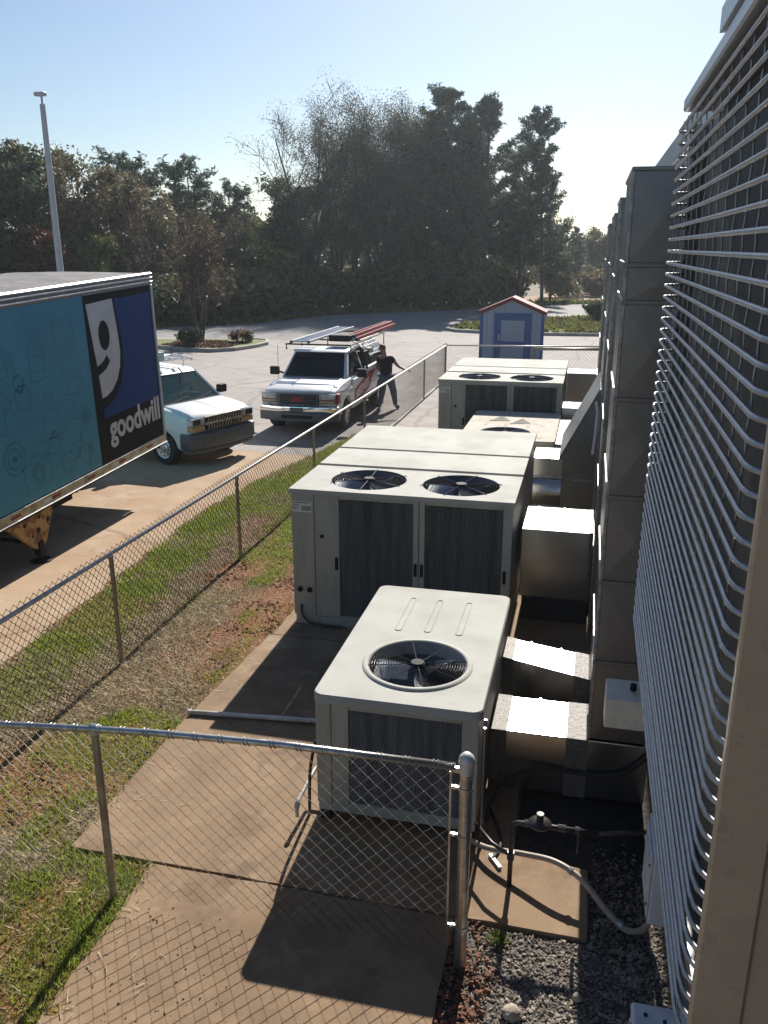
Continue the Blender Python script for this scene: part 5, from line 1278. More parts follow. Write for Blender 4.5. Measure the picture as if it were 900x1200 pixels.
ladder('ladder', 'silver aluminium extension ladder on the passenger side of the pickup rack', (-7.08, 20.7, 1.953), 4.3, 0.46, 'alu', 0.30)
ladder('ladder', 'red fibreglass ladder on the driver side of the pickup rack', (-5.96, 21.5, 1.953), 4.5, 0.26, 'redladder', 0.30, h=0.12)

# ---------------------------------------------------------------- van
M['vglass'] = mat('van_glass', (0.012, 0.04, 0.042), 0.05, spec=0.4, alpha=0.62)
M['dash'] = mat('van_dash', (0.07, 0.08, 0.08), 0.6); M['seat'] = mat('van_seat', (0.05, 0.055, 0.06), 0.8)
vn = thing('van', 'white van with dark grey bumper, parked beyond the end of the trailer', 'van', (-7.10, 16.05, 0), R(-20), local=True)
prof = [(-0.10, 0.36), (-0.09, 0.66), (-0.13, 0.99), (-0.22, 1.05), (-0.98, 1.17), (-4.75, 1.17), (-4.80, 0.5), (-4.72, 0.34)]
prof += [(-4.12, 0.34)] + list(reversed(arch(-3.72, 0.38, 10, 0.33, 0.34)))[1:-1] + [(-3.32, 0.34)]
prof += [(-1.30, 0.34)] + list(reversed(arch(-0.92, 0.38, 10, 0.33, 0.34)))[1:-1] + [(-0.54, 0.34)]
def tv(p):
    x, y, z = p
    k = 1 - 0.06 * smooth(-0.8, -0.1, x) - 0.03 * smooth(0.8, 1.17, z)
    return (x - 0.09 * smooth(0.5, 0.95, abs(y)) * smooth(-0.6, -0.1, x), y * k, z)
shell(prof, 0.955, tv, 0.085).build('body', M['van_white'], vn, auto=40)
MB().prism([(-0.13, 1.012), (-0.26, 1.082), (-0.55, 1.145), (-0.96, 1.188), (-0.96, 1.13), (-0.24, 1.0)], 'y', -0.80, 0.80, bev=0.022).build('hood', M['van_white'], vn, auto=30)
MB().tube([(-0.27, 0.0, 1.082), (-0.55, 0.0, 1.143), (-0.96, 0.0, 1.186)], 0.012, 6).build('hood_crease', M['van_white'], vn, smooth=True)
W = {'wl': (-0.98, .84, 1.17), 'wr': (-0.98, -.84, 1.17), 'tl': (-1.62, .72, 1.70), 'tr': (-1.62, -.72, 1.70), 'pl': (-1.66, .88, 1.17), 'bl': (-4.74, .90, 1.17), 'br': (-4.74, -.90, 1.17), 'rl': (-4.66, .74, 1.72), 'rr': (-4.66, -.74, 1.72)}
for s, a, b in ((1, 'wl', 'tl'), (-1, 'wr', 'tr')):
    MB().tube([W[a], W[b]], 0.032, 6).build('windshield_pillar', M['van_white'], vn)
    MB().tube([(-2.15, s * .885, 1.17), (-2.15, s * .735, 1.71)], 0.05, 6).build('door_pillar', M['van_white'], vn)
    # rear side panel of cargo body
    quadplate([(-2.2, s * .895, 1.165), (-4.74, s * .90, 1.165), (-4.66, s * .74, 1.72), (-2.2, s * .735, 1.715)], 0.012, 'van_white', 'side_panel', vn)
    quadplate([(-1.06, s * .85, 1.175), (-2.12, s * .885, 1.175), (-2.12, s * .738, 1.70), (-1.66, s * .725, 1.70)], 0.004, 'vglass', 'side_window', vn)
    quadplate([(-2.5, s * .912, 1.25), (-3.4, s * .912, 1.25), (-3.4, s * .78, 1.64), (-2.5, s * .78, 1.64)], 0.004, 'glass', 'cargo_window', vn)
    dr = MB().box(-2.12, s * 0.925, 0.42, -1.18, s * 0.958, 1.15, 0.012).build('door', M['van_white'], vn)
    MB().box(-2.02, s * 0.958, 0.98, -1.87, s * 0.975, 1.015, 0.006).build('handle', M['black'], dr)
    mi = MB().box(-1.26, s * 1.0, 1.20, -1.12, s * 1.22, 1.38, 0.03, seg=2).build('mirror', M['black'], vn)
    MB().tube([(-1.2, s * 0.86, 1.22), (-1.2, s * 1.02, 1.26)], 0.03, 6).build('mirror_arm', M['black'], mi)
    for wx in (-0.92, -3.72): wheel(vn, wx, s * 0.83, 0.335, 0.22, s)
MB().prism([(-1.56, 1.69), (-1.75, 1.755), (-2.6, 1.78), (-4.4, 1.775), (-4.70, 1.70)], 'y', -0.75, 0.75, bev=0.035).build('roof', M['van_white'], vn, auto=40)
quadplate([(-4.74, .88, 1.17), (-4.74, -.88, 1.17), (-4.66, -.73, 1.72), (-4.66, .73, 1.72)], 0.012, 'van_white', 'rear_panel', vn)
quadplate([(-0.985, -.82, 1.175), (-0.985, .82, 1.175), (-1.61, .70, 1.695), (-1.61, -.70, 1.695)], 0.003, 'vglass', 'windshield', vn)
MB().tube([(-0.96, -0.80, 1.185), (-0.97, 0.80, 1.185)], 0.016, 6).build('cowl_trim', M['black'], vn)
for a, b in (((-0.97, -0.62, 1.195), (-1.09, 0.02, 1.275)), ((-0.97, 0.10, 1.195), (-1.09, 0.70, 1.275))): MB().tube([a, b], 0.006, 5).build('wiper', M['black'], vn)
MB().prism([(-1.02, 1.171), (-1.06, 1.20), (-1.45, 1.24), (-1.62, 1.17)], 'y', -0.80, 0.80, bev=0.02).build('dashboard', M['dash'], vn)
MB().sphere((-1.42, 0.4, 1.23), 0.17, 12, 8, (0.8, 1.5, 0.35)).build('instrument_hood', M['palegreen'], vn, smooth=True)
for s in (-1, 1):
    st_ = MB().box(-2.2, s * 0.42 - 0.24, 1.172, -2.06, s * 0.42 + 0.24, 1.50, 0.05, seg=2).build('seat', M['seat'], vn)
    MB().box(-2.22, s * 0.42 - 0.12, 1.51, -2.10, s * 0.42 + 0.12, 1.66, 0.04, seg=2).build('headrest', M['seat'], st_)
sw = MB().ring((0, 0, 0), 0.18, 0.016, 24, 6); sw.xf(Matrix.Translation((-1.62, 0.42, 1.28)) @ Matrix.Rotation(R(-62), 4, 'Y')); sw.build('steering_wheel', M['black'], vn, smooth=True)
MB().box(-2.4, -0.80, 1.172, -2.36, 0.80, 1.66).build('bulkhead', M['dark'], vn)
arcbar(0.02, 0.14, 0.955, 0.38, 0.70, 0.30, 'bumper', 'front_bumper', vn, 0.035)
arcbar(0.0, 0.15, 0.93, 0.30, 0.378, 0.25, 'bumper', 'bumper_valance', vn, 0.015)
vg = MB().box(-0.17, -0.52, 0.735, -0.09, 0.52, 1.0, 0.012).build('grille', M['black'], vn)
MB().box(-0.12, -0.53, 0.845, -0.075, 0.53, 0.895, 0.008).build('grille_bar', M['rail'], vg)
MB().box(-0.13, -0.53, 0.995, -0.085, 0.53, 1.012, 0.004).build('grille_bar', M['rail'], vg)
for i in range(13):
    for zz in (0.745, 0.90):
        y = -0.48 + i * 0.08
        quadplate([(-0.083, y, zz), (-0.083, y + 0.026, zz), (-0.083, y + 0.066, zz + 0.09), (-0.083, y + 0.04, zz + 0.09)], 0.005, 'rail', 'grille_slat', vg)
MB().prism([(0.05, 0.87), (0.025, 0.885), (-0.05, 0.87), (-0.025, 0.855)], 'x', -0.076, -0.066).build('grille_emblem', M['amber'], vg)
for s in (-1, 1):
    hb = MB().box(-0.25, s * 0.535, 0.855, -0.10, s * 0.895, 1.005, 0.012).build('headlight', M['lens'], vn)
    MB().box(-0.11, s * 0.66, 0.875, -0.085, s * 0.86, 0.985, 0.008).build('lamp', M['glass'], hb)
    MB().box(-0.25, s * 0.535, 0.735, -0.10, s * 0.895, 0.845, 0.012).build('turn_signal', M['amber'], vn)
for x in (-1.9, -3.0, -4.2):
    MB().tube([(x, -0.70, 1.76), (x, -0.70, 1.93), (x, 0.70, 1.93), (x, 0.70, 1.76)], 0.022, 6).build('roof_rack_bar', M['alu'], vn)
for s in (-1, 1): MB().tube([(-1.6, s * 0.66, 1.94), (-4.4, s * 0.66, 1.94)], 0.02, 6).build('roof_rack_rail', M['alu'], vn)
rb = thing('pipe_tube', 'pale rack box lying on the van roof beside the trailer', 'box', (0, 0, 0), local=True)
rb.location = vn.location; rb.rotation_euler = vn.rotation_euler
MB().box(-1.75, -0.28, 1.955, -4.3, 0.02, 2.14, 0.02).build('tube_body', M['palegreen'], rb)
MB().box(-1.742, -0.29, 1.95, -1.79, 0.03, 2.145, 0.01).build('end_cap', M['whitebox'], rb)
ldv = ladder('ladder', 'pale aluminium ladder lying on the van roof rack', (0, 0, 0), 2.6, 0.38, 'alu', 0.30)
ldv.location = (-7.10 - 4.35 * math.cos(R(20)) + 0.36 * math.sin(R(20)), 16.05 + 4.35 * math.sin(R(20)) + 0.36 * math.cos(R(20)), 1.962); ldv.rotation_euler = (0, 0, R(-20)); ldv['group'] = 'ladders on vehicles'

# ================================================================== MAN
mt = thing('person', 'man in black t-shirt and jeans standing by the pickup with one arm stretched out', 'person', (-5.30, 22.75, 0))
def skin(name, pts, edges, m, parent, sub=2):
    me = bpy.data.meshes.new(name)
    off = OFF[parent.name]
    me.from_pydata([(p[0] + 0, p[1] + 0, p[2]) for p in pts], edges, [])
    me.update()
    o = bpy.data.objects.new(name, me); COL.objects.link(o); o.parent = parent; OFF[o.name] = off
    md = o.modifiers.new('skin', 'SKIN'); md.use_smooth_shade = True
    for i, p in enumerate(pts):
        r = p[3]; d = me.skin_vertices[0].data[i]; d.radius = r if isinstance(r, tuple) else (r, r); d.use_root = (i == 0)
    o.modifiers.new('smooth', 'SUBSURF').levels = sub; o.modifiers[-1].render_levels = sub
    me.materials.append(M[m])
    return o
# local coords: x right (+X world), y away (+Y world); he faces away and to the left of the picture
J = dict(pel=(-.02, 0, .92, .15), wai=(-.03, .0, 1.05, .155), che=(-.05, .0, 1.26, .175), nek=(-.07, -.0, 1.44, .066), hd0=(-.11, .02, 1.52, .075), hd1=(-.14, .03, 1.62, .095), hd2=(-.145, .035, 1.69, .075),
         ls=(-.24, .02, 1.37, .062), le=(-.30, .10, 1.10, .045), lw=(-.22, .26, .95, .032), lh=(-.20, .31, .90, .03),
         rs=(.13, -.0, 1.38, .062), re=(.31, -.06, 1.19, .044), rw=(.50, -.09, 1.10, .031), rh=(.57, -.10, 1.085, .03),
         lhip=(-.11, .0, .86, .112), lk=(-.14, .02, .48, .078), la=(-.20, .0, .09, .042), lt=(-.27, .10, .035, .038),
         rhip=(.07, -.0, .86, .112), rk=(.19, -.03, .49, .078), ra=(.24, -.02, .09, .042), rt=(.34, .06, .035, .038))
def chainskin(names, m, parent, ed, name, grow=0.0, sub=2):
    idx = {n: i for i, n in enumerate(names)}
    pts = []
    for n in names:
        p = J[n]; pts.append((p[0], p[1], p[2], p[3] + grow))
    return skin(name, pts, [(idx[a], idx[b]) for a, b in ed], m, parent, sub)
# fingers of both hands
def addhand(pref, h, fwd, upv, curl):
    F = []
    d = Vector(fwd).normalized(); u = Vector(upv).normalized(); s = d.cross(u).normalized()
    ed = []
    for k, (off, L_) in enumerate(((-.030, .070), (-.010, .082), (.011, .078), (.030, .062))):
        a = Vector(J[h][:3]) + d * 0.035 + s * off; b = a + d * L_ * .5 - u * L_ * curl * .25; c = b + d * L_ * .38 - u * L_ * curl * .6
        for q, (p, r) in enumerate(((a, .0105), (b, .0095), (c, .0085))): J[f'{pref}f{k}{q}'] = (*p, r)
        ed += [(h, f'{pref}f{k}0'), (f'{pref}f{k}0', f'{pref}f{k}1'), (f'{pref}f{k}1', f'{pref}f{k}2')]
    a = Vector(J[h][:3]) + s * -.032 + u * .012; b = a + u * .035 + d * .02 - s * .012; c = b + u * .028 + d * .012
    for q, (p, r) in enumerate(((a, .012), (b, .011), (c, .0095))): J[f'{pref}t{q}'] = (*p, r)
    ed += [(h, f'{pref}t0'), (f'{pref}t0', f'{pref}t1'), (f'{pref}t1', f'{pref}t2')]
    return ed
edl = addhand('l', 'lh', (.1, .5, -.8), (.8, .3, .2), .6); edr = addhand('r', 'rh', (.95, -.1, -.05), (0, -.1, 1), .7)
body_n = ['pel', 'wai', 'che', 'nek', 'hd0', 'hd1', 'hd2', 'ls', 'le', 'lw', 'lh', 'rs', 're', 'rw', 'rh', 'lhip', 'lk', 'la', 'lt', 'rhip', 'rk', 'ra', 'rt']
body_n += [k for k in J if k not in body_n]
be = [('pel', 'wai'), ('wai', 'che'), ('che', 'nek'), ('nek', 'hd0'), ('hd0', 'hd1'), ('hd1', 'hd2'), ('che', 'ls'), ('ls', 'le'), ('le', 'lw'), ('lw', 'lh'), ('che', 'rs'), ('rs', 're'), ('re', 'rw'), ('rw', 'rh'),
      ('pel', 'lhip'), ('lhip', 'lk'), ('lk', 'la'), ('la', 'lt'), ('pel', 'rhip'), ('rhip', 'rk'), ('rk', 'ra'), ('ra', 'rt')] + edl + edr
chainskin(body_n, 'skin', mt, be, 'body')
J['lsl'] = (-.272, .065, 1.22, .058); J['rsl'] = (.235, -.035, 1.27, .056); J['hem'] = (-.02, 0, .86, .165)
chainskin(['hem', 'wai', 'che', 'ls', 'lsl', 'rs', 'rsl'], 'shirt', mt, [('hem', 'wai'), ('wai', 'che'), ('che', 'ls'), ('ls', 'lsl'), ('che', 'rs'), ('rs', 'rsl')], 't_shirt', 0.022)
chainskin(['pel', 'lhip', 'lk', 'la', 'rhip', 'rk', 'ra'], 'jeans', mt, [('pel', 'lhip'), ('lhip', 'lk'), ('lk', 'la'), ('pel', 'rhip'), ('rhip', 'rk'), ('rk', 'ra')], 'jeans', 0.02)
for a, b in (('la', 'lt'), ('ra', 'rt')): chainskin([a, b], 'boot', mt, [(a, b)], 'boot', 0.03)
hm = MB().sphere((-.14 - 5.35, .025 + 23.32, 1.655), 0.105, 16, 10, (0.92, 1.0, 0.92)); 
hm.v = [p for p in hm.v]
hm.v = [(p[0], p[1], max(p[2], 1.60 + 0.25 * max(0, -(p[0] + 5.49)))) for p in hm.v]
hm.v = [(p[0] + 0.05, p[1] - 0.57, p[2]) for p in hm.v]
hm.build('hair', M['hair'], mt, smooth=True)
fc_ = MB()                                                 # face, turned to the left of the picture
c0 = Vector((-5.44, 22.78, 1.60)); fx = Vector((-0.85, -0.45, 0)).normalized(); fs_ = Vector((-fx.y, fx.x, 0))
fc_.sphere(tuple(c0 + fx * 0.105 + Vector((0, 0, -.005))), 0.02, 8, 6, (1, 1, 1.3)).build('nose', M['skin'], mt, smooth=True)
for s in (-1, 1):
    MB().sphere(tuple(c0 + fx * 0.088 + fs_ * s * 0.034 + Vector((0, 0, .025))), 0.011, 8, 6).build('eye', M['black'], mt, smooth=True)
    MB().sphere(tuple(c0 + fs_ * s * 0.098), 0.022, 8, 6, (0.6, 0.6, 1.4)).build('ear', M['skin'], mt, smooth=True)
MB().sphere(tuple(c0 + fx * 0.083 + Vector((0, 0, -.055))), 0.018, 8, 6, (1, 1.3, 0.35)).build('mouth', M['red'], mt, smooth=True)
ph = thing('phone', 'small dark phone held in the outstretched hand of the man', 'phone', (-4.65, 22.65, 1.10))
MB().box(-4.662, 22.635, 1.085, -4.652, 22.69, 1.20, 0.003).build('phone_body', M['black'], ph)

# ================================================================== SHED
sh = thing('shed', 'small blue garden shed with darker blue trim and red roof edge', 'shed', (-2.83, 33.5, 0))
SX0, SX1, SY0, SY1, EZ, PZ = -3.96, -1.70, 32.5, 33.5, 2.0, 2.47
mid = (SX0 + SX1) / 2
for k in range(10):                                       # front boards
    a = SX0 + (SX1 - SX0) * k / 10; b = SX0 + (SX1 - SX0) * (k + 1) / 10 - 0.014
    za = EZ + (PZ - EZ) * (1 - abs(a - mid) / (mid - SX0)); zb = EZ + (PZ - EZ) * (1 - abs(b - mid) / (mid - SX0))
    MB().prism([(a, 0.05), (b, 0.05), (b, zb - .02), (a, za - .02)], 'y', SY0, SY0 + 0.03).build('siding_board', M['sidingblue'], sh)
MB().box(SX0 + .01, SY0 + .03, 0.05, SX1 - .01, SY1, EZ - 0.02).build('wall', M['sidingblue'], sh)
MB().prism([(SX0 + .02, EZ - .03), (SX1 - .02, EZ - .03), (mid, PZ - .04)], 'y', SY0 + .032, SY1).build('gable', M['sidingblue'], sh)
for s in (-1, 1):
    x0 = SX0 - .13 if s < 0 else SX1 + .13; z0 = EZ - 0.05
    rf_ = MB().prism([(x0, z0), (mid, PZ + .01), (mid, PZ + .05), (x0, z0 + .04)], 'y', SY0 - .12, SY1 + .12).build('roof', M['roofred'], sh)
    MB().prism([(x0, z0 - .10), (mid, PZ - .09), (mid, PZ + .009), (x0, z0 - .001)], 'y', SY0 - .10, SY0 - .075).build('fascia_board', M['roofred'], rf_)
    xe = SX0 if s < 0 else SX1
    MB().box(xe - .06, SY0 - .022, 0.05, xe + .06, SY0 - .001, EZ - .06).build('corner_trim', M['trimblue'], sh)
dx0, dx1, dz = -3.42, -2.16, 1.93
for nm, bx_ in (('door_trim', (dx0 - .06, 0.05, dx0 + .08, dz)), ('door_trim', (dx1 - .08, 0.05, dx1 + .06, dz)), ('door_trim', (dx0 + .081, dz - .14, dx1 - .081, dz))):
    MB().box(bx_[0], SY0 - .026, bx_[1], bx_[2], SY0 - .002, bx_[3]).build(nm, M['trimblue'], sh)
do = MB().box(dx0 + .084, SY0 - .012, 0.08, dx1 - .084, SY0 - .001, dz - .143).build('door', M['sidingblue'], sh)
for bx_ in ((dx0 + .085, 0.08, dx0 + .20, dz - .145), (dx1 - .20, 0.08, dx1 - .085, dz - .145), (dx0 + .201, dz - .26, dx1 - .201, dz - .145), (dx0 + .201, 0.78, dx1 - .201, 0.90), (dx0 + .201, 0.08, dx1 - .201, 0.2)):
    MB().box(bx_[0], SY0 - .024, bx_[1], bx_[2], SY0 - .0125, bx_[3]).build('door_stile', M['trimblue'], do)
for k in range(5):
    a = dx0 + .205 + k * 0.17
    MB().box(a, SY0 - .019, 0.905, a + .158, SY0 - .0125, dz - .262).build('door_board', M['sidingblue'], do)
MB().box(dx0 + .12, SY0 - .05, 0.95, dx0 + .15, SY0 - .025, 1.18, 0.006).build('handle', M['chrome'], do)
MB().box(SX0 + .05, SY0 + .05, -0.02, SX1 - .05, SY1 - .05, 0.049).build('skid_base', M['dark'], sh)

# ================================================================== POLE
lpz = 10.65
lp_ = thing('lamp_post', 'tall pale lamp post with a small flat head beyond the trailer', 'lamp post', (-24.05, 36.5, 0))
MB().cyl((-24.05, 36.5, 0), (-24.05, 36.5, 10.25), 0.17, 0.12, n=16).build('pole', M['pole'], lp_, auto=40)
MB().cyl((-24.05, 36.5, 10.25), (-24.05, 36.5, 10.6), 0.05, n=10).build('spigot', M['pole'], lp_)
MB().box(-24.36, 36.38, 10.58, -23.86, 36.62, 10.74, 0.02).build('lamp_head', M['pole'], lp_)
MB().box(-24.3, 36.25, 0, -23.8, 36.75, 0.3, 0.03).build('pole_base', M['kerb'], lp_)

# ================================================================== TREES AND SHRUBS
def leaf_faces(C, size, aspect=2.0, flat=0.0, var=0.5, rng=RNG):
    """C (n,3) leaf centres -> quads (n*4,3)"""
    n = len(C)
    a = rng.normal(size=(n, 3)); a[:, 2] *= (1 - flat); a /= np.linalg.norm(a, axis=1, keepdims=True) + 1e-9
    b = rng.normal(size=(n, 3)); b -= a * np.sum(a * b, 1, keepdims=True); b /= np.linalg.norm(b, axis=1, keepdims=True) + 1e-9
    s = size * (1 - var + 2 * var * rng.random((n, 1)))
    A = a * s * aspect * .5; B = b * s * .5
    q = np.stack([C - A, C - B * 1.0 + A * .1, C + A, C + B * 1.0 + A * .1], 1)
    return q.reshape(-1, 3)
def blob(rng, c, r, n, sq=0.75, hollow=0.35):
    d = rng.normal(size=(n, 3)); d /= np.linalg.norm(d, axis=1, keepdims=True)
    rad = (hollow ** 3 + (1 - hollow ** 3) * rng.random((n, 1))) ** (1 / 3)
    rad *= 0.75 + 0.5 * rng.random((n, 1))
    return np.array(c) + d * rad * r * np.array([1, 1, sq])
def limb(mb, p, d, L_, r, rnd, n=5, wob=0.14, up=0.05, seg=4):
    pts = [Vector(p)]; d = Vector(d).normalized()
    for i in range(n):
        d = (d + Vector((rnd.gauss(0, wob), rnd.gauss(0, wob), rnd.gauss(0, wob * .6) + up))).normalized()
        pts.append(pts[-1] + d * L_ / n)
    mb.tube(pts, [r * (1 - .72 * i / n) for i in range(n + 1)], seg, cap=False)
    return pts, d
def make_decid(seed, h, spread, tr, leafm, nleaf, lsize, twig=True, low=0.25, stems=1, bare=0.0, clump=0.17, el0=.25, el1=.8):
    """returns (trunk MB, crown verts) around the origin"""
    rnd = random.Random(seed); rng = np.random.default_rng(seed)
    mb = MB(); tips = []
    for s in range(stems):
        base = Vector((rnd.uniform(-.15, .15) * (stems > 1), rnd.uniform(-.15, .15) * (stems > 1), -0.1))
        lean = Vector((rnd.gauss(0, .06), rnd.gauss(0, .06), 1)) if stems == 1 else Vector((rnd.gauss(0, .2 if h > 9 else .3), rnd.gauss(0, .2 if h > 9 else .3), 1))
        tp_, d = limb(mb, base, lean, h * (.86 if stems == 1 else .7), tr, rnd, 9, 0.05, 0.06, 8)
        for i in range(int(11 + 6 * low)):
            f = low + (1 - low) * (i + rnd.random()) / 13; f = min(f, .98)
            k = f * 9; a = tp_[int(k)].lerp(tp_[min(int(k) + 1, 9)], k - int(k))
            az = rnd.random() * 6.283; el = rnd.uniform(el0, el1) + .4 * f
            L1 = spread * (1.15 - .75 * abs(f - .45)) * rnd.uniform(.6, 1.0)
            q, d1 = limb(mb, a, (math.cos(az) * math.cos(el), math.sin(az) * math.cos(el), math.sin(el)), L1, tr * .42 * (1.15 - f), rnd, 5, .16, .06, 5)
            tips.append((q[-1], 1)); tips.append((q[3], .9))
            for j in range(4):
                b = q[2 + j % 3]; dd = (d1 + Vector((rnd.gauss(0, .6), rnd.gauss(0, .6), rnd.gauss(.15, .4)))).normalized()
                q2, d2 = limb(mb, b, dd, L1 * .5, tr * .14, rnd, 4, .2, .05, 3); tips.append((q2[-1], .8))
                if twig:
                    for m in range(4):
                        dd2 = (d2 + Vector((rnd.gauss(0, .7), rnd.gauss(0, .7), rnd.gauss(.2, .4)))).normalized()
                        q3, _ = limb(mb, q2[1 + m % 3], dd2, L1 * .32, tr * .06 + (.014 if h > 12 else .009), rnd, 3, .2, .05, 3); tips.append((q3[-1], .55))
    C = []
    per = max(2, int(nleaf / len(tips)))
    for (p, wgt) in tips:
        if rnd.random() < bare: continue
        C.append(blob(rng, p, spread * clump * (.7 + .6 * rnd.random()) * (0.6 + .5 * wgt), per, .8, 0.1))
    V = leaf_faces(np.concatenate(C), lsize, 1.9, rng=rng)
    return mb, V
def make_pine(seed, h, spread, tr, nleaf, lsize, low=0.35, top=0.35):
    rnd = random.Random(seed); rng = np.random.default_rng(seed)
    mb = MB(); tp_, d = limb(mb, (0, 0, -0.1), (rnd.gauss(0, .03), rnd.gauss(0, .03), 1), h, tr, rnd, 10, .02, .05, 8)
    cl = []
    nb = int(78 * (1 - .5 * low))
    for i in range(nb):
        f = low + (1 - low) * (i + rnd.random()) / nb; k = min(f * 10, 9.99); a = tp_[int(k)].lerp(tp_[int(k) + 1], k - int(k))
        az = rnd.random() * 6.283; g = (f - low) / (1 - low); el = rnd.uniform(-.1, .35) + .55 * max(0, g - .6) * 2
        prof = float(np.interp(g, [0, .25, .55, .8, .93, 1], [.75, 1.0, .82 + .2 * top, .5 + .5 * top, .28 + .5 * top, .12 + .3 * top]))
        L1 = max(.25, spread * prof * rnd.uniform(.3, 1.08))
        q, d1 = limb(mb, a, (math.cos(az) * math.cos(el), math.sin(az) * math.cos(el), math.sin(el)), L1, tr * .2 * (1.25 - f), rnd, 4, .14, .10, 4)
        for j in (2, 3, 4):
            cl.append((q[j] + Vector((0, 0, .1)), .26 + .14 * rnd.random()))
            if j > 2 or L1 > 1.4:
                for s in (-1, 1):
                    dd = (d1 + Vector((-d1.y, d1.x, .25)) * s * rnd.uniform(.7, 1.3)).normalized()
                    q2, _ = limb(mb, q[j], dd, .25 + L1 * .22 * rnd.random(), tr * .05, rnd, 2, .1, .15, 3); cl.append((q2[-1], .24 + .16 * rnd.random()))
    cl.append((tp_[-1], .35)); per = max(5, int(nleaf / len(cl)))
    C = np.concatenate([blob(rng, c, r, per, .7, .05) for c, r in cl])
    return mb, leaf_faces(C, lsize, 4.2, rng=rng)
def make_shrub(seed, h, wdt, nleaf, lsize, clumps=14):
    rnd = random.Random(seed); rng = np.random.default_rng(seed); mb = MB(); C = []
    for i in range(clumps):
        az = rnd.random() * 6.283; rr = wdt * .5 * math.sqrt(rnd.random()); f = rnd.random()
        p = Vector((rr * math.cos(az), rr * math.sin(az), h * (.25 + .62 * f * (1 - .5 * (rr / wdt * 2) ** 2))))
        limb(mb, (p.x * .2, p.y * .2, -.05), p - Vector((p.x * .2, p.y * .2, -.05)), (p.length), .012 + .006 * h, rnd, 4, .1, .02, 4)
        C.append(blob(rng, p, (.17 + .12 * rnd.random()) * max(h, wdt), max(10, nleaf // clumps), .8, .1))
    P = np.concatenate(C); P = P[P[:, 2] > 0.02]
    return mb, leaf_faces(P, lsize, 1.8, rng=rng)

PROTO = {}
def proto(key, fn, leaf):
    mb, V = fn()
    PROTO[key] = (mb, V, leaf, None)
def plant(key, name, label, cat, x, y, sc=1.0, rz=0.0, group=None, sz=None, z=0.0):
    mb, V, leaf, got = PROTO[key]
    t = bpy.data.objects.new(name, None); COL.objects.link(t); t.location = (x, y, z); t.rotation_euler = (0, 0, rz)
    t.scale = (sc, sc, sz or sc); OFF[t.name] = Vector((0, 0, 0)); props(t, label, cat, group)
    if got is None:
        a = mb.build('trunk' if cat == 'tree' else 'stem', M['trunk'], t, smooth=True)
        b = np_mesh('crown' if cat == 'tree' else 'foliage', V, 4, M[leaf], t)
        PROTO[key] = (mb, V, leaf, (a, b))
    else:
        for o in got:
            c = o.copy(); COL.objects.link(c); c.parent = t
    return t
proto('pineA', lambda: make_pine(1, 14, 2.9, .20, 17000, .085, .30), 'lf_pine')
proto('pineB', lambda: make_pine(2, 14, 2.6, .18, 13000, .085, .40), 'lf_pine')
proto('pineC', lambda: make_pine(3, 13, 2.4, .17, 12000, .085, .25, .1), 'lf_pine')
proto('pineD', lambda: make_pine(14, 11, 2.6, .16, 7500, .09, .58, .9), 'lf_pine')
proto('spruce', lambda: make_pine(5, 11, 2.0, .16, 11000, .085, .08, 0.0), 'lf_pine')
proto('airy', lambda: make_decid(11, 16.5, 4.6, .15, 'lf_grey', 17000, .05, True, .22, 3, .1, .16, .7, 1.15), 'lf_grey')
proto('airyB', lambda: make_decid(12, 16.5, 4.8, .15, 'lf_grey', 34000, .055, True, .2, 3, .0, .17, .65, 1.15), 'lf_grey')
proto('bare', lambda: make_decid(13, 8, 2.8, .12, 'lf_rust', 1500, .08, True, .3, 1, .45), 'lf_rust')
proto('olive', lambda: make_decid(21, 10, 3.5, .2, 'lf_olive', 16000, .12, True, .15, 1, 0, .22), 'lf_olive')
proto('dark', lambda: make_decid(22, 9, 3.0, .18, 'lf_dark', 15000, .14, True, .10, 1, 0, .22), 'lf_dark')
proto('darkB', lambda: make_decid(23, 9, 3.3, .18, 'lf_dark', 15000, .14, True, .05, 1, 0, .22), 'lf_dark')
proto('redtree', lambda: make_decid(24, 6, 2.0, .12, 'lf_red', 8000, .12, False, .15, 1, 0, .26), 'lf_red')
proto('yellow', lambda: make_decid(25, 7, 2.4, .13, 'lf_yel', 9000, .12, True, .15, 1, 0, .26), 'lf_yel')
proto('crape', lambda: make_decid(26, 5.6, 2.0, .07, 'lf_rust', 1300, .06, True, .38, 5, .3, .2), 'lf_rust')
proto('shrub', lambda: make_shrub(31, 2.4, 3.2, 4200, .17, 22), 'lf_dark')
proto('shrubY', lambda: make_shrub(32, 3.2, 3.6, 5000, .18, 22), 'lf_yel')
proto('shrubO', lambda: make_shrub(33, 2.2, 3.0, 3500, .15, 20), 'lf_olive')
proto('bush', lambda: make_shrub(34, 0.95, 1.0, 2600, .07, 16), 'lf_dark')
proto('bushR', lambda: make_shrub(35, 0.5, 0.9, 900, .06, 12), 'lf_rust')

